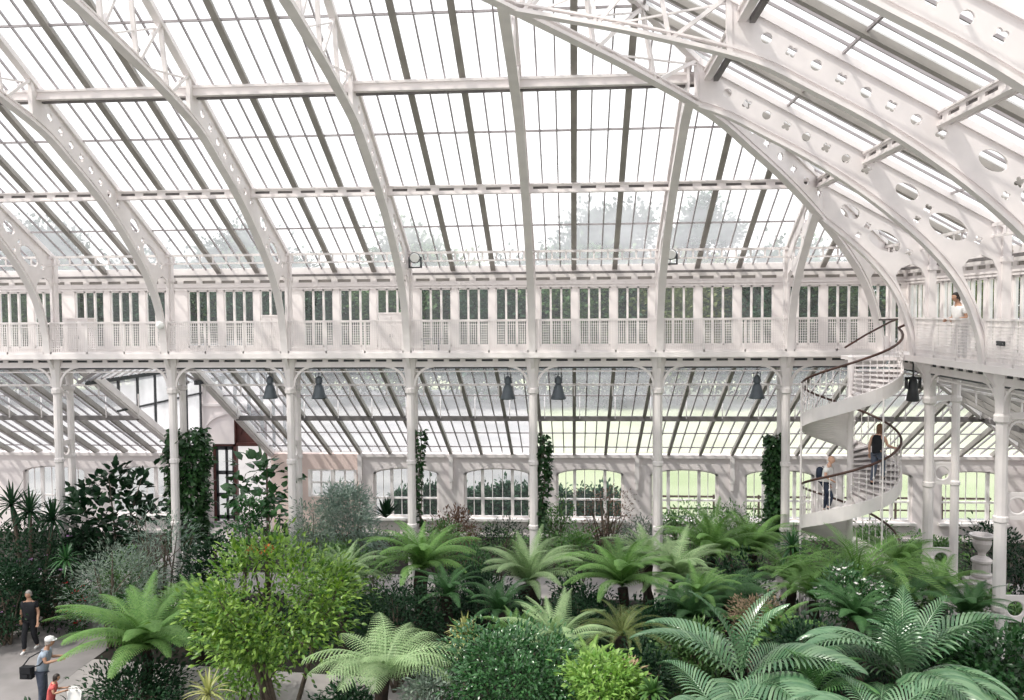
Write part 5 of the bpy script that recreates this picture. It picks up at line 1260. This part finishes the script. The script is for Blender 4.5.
P2 = person('person in a pale cap and grey-blue t-shirt reaching toward the ferns', (-12.5, 18.75, .03), (.95, .25), 1.70, REACH, 'skin2', 'greyblue', 'denim', 'hairgrey', hat='whitecloth', sleeves=.55)
P3 = person('shorter dark-haired person in a red-pink top at the bottom edge', (-11.72, 17.85, .03), (.9, .3), 1.22, REACH, 'skin2', 'redcloth', 'denim', 'hairdark', hairlen=.2, sleeves=.6)
# bags
t = thing('shoulder_bag', 'black shoulder bag hanging behind the person in the pale cap', 'bag', (-12.7, 18.6, .8))
b = MB(); b.box(-12.84, -12.56, 18.46, 18.6, .84, 1.12); b.box(-12.83, -12.57, 18.44, 18.48, .98, 1.13); b.box(-12.78, -12.64, 18.43, 18.46, .87, .96); b.build('bag_body', 'black', t)
MB().tube([(-12.82, 18.53, 1.1), (-12.68, 18.6, 1.3), (-12.42, 18.72, 1.43), (-12.3, 18.66, 1.3), (-12.42, 18.56, 1.14), (-12.6, 18.52, 1.1)], .016, 6).build('strap', 'black', t)
t = thing('tote_bag', 'white tote bag held by the person in the red-pink top', 'bag', (-11.15, 17.95, .55))
x0 = -11.18
b = MB(); b.add([(x0 - .14, 17.88, .58), (x0 + .14, 17.88, .58), (x0 + .14, 18.0, .58), (x0 - .14, 18.0, .58), (x0 - .18, 17.9, .86), (x0 + .18, 17.9, .86), (x0 + .18, 17.98, .86), (x0 - .18, 17.98, .86)], [(3, 2, 1, 0), (0, 1, 5, 4), (1, 2, 6, 5), (2, 3, 7, 6), (3, 0, 4, 7), (4, 5, 6, 7)]); b.build('bag_body', 'whitecloth', t)
for y in (17.9, 17.98): MB().tube([(x0 - .1, y, .84), (x0 - .12, y, .93), (x0 + .02, y, .93), (x0 + .08, y, .84)], .011, 6).build('handle', 'whitecloth', t)
def on_stair(th, r):
    k = math.ceil((th - TH0) / dth); p = sp(th, r, 0); return (p[0], p[1], tz(TH0 + dth * k))
p = on_stair(308, .80); a = math.radians(308)
person('person with long brown hair in a black top climbing the spiral stair', p, (-math.sin(a), math.cos(a)), 1.62, CLIMBP, 'skin', 'black', 'denim', 'hairbrown', hairlen=.85, sleeves=0)
p5 = on_stair(206, .84); a = math.radians(206)
person('person in a white t-shirt lower on the spiral stair', (p5[0], p5[1], p5[2]), (.75, -.55), 1.56, dict(CLIMBP, lean=.2), 'skin', 'whitecloth', 'navy', None, sleeves=.6)
t = thing('backpack', 'dark backpack on the person in white on the stair', 'bag', (p5[0] - .16, p5[1] + .1, p5[2] + .8))
cx, cy, cz = p5[0] - .12, p5[1] + .09, p5[2] + .90
b = MB(); b.lathe((0, 0, 0), [(.05, 0), (.1, .03), (.11, .16), (.1, .27), (.05, .32), (.02, .33)], 12); b.v = [(cx + x, cy + y * .75, cz + z) for x, y, z in b.v]; b.build('bag_body', 'navy', t, smooth=True)
MB().tube([(cx - .03, cy - .08, cz + .05), (cx + .06, cy - .2, cz + .12), (cx + .16, cy - .16, cz + .3), (cx + .06, cy - .02, cz + .34)], .016, 6).build('strap', 'navy', t)
person('person in a white shirt leaning on the right-hand gallery railing', (9.32, 21.05, 8.0), (-1, -.25), 1.68, RAIL, 'skin2', 'whitecloth', 'navy', 'hairdark', hairlen=.1, sleeves=.7)
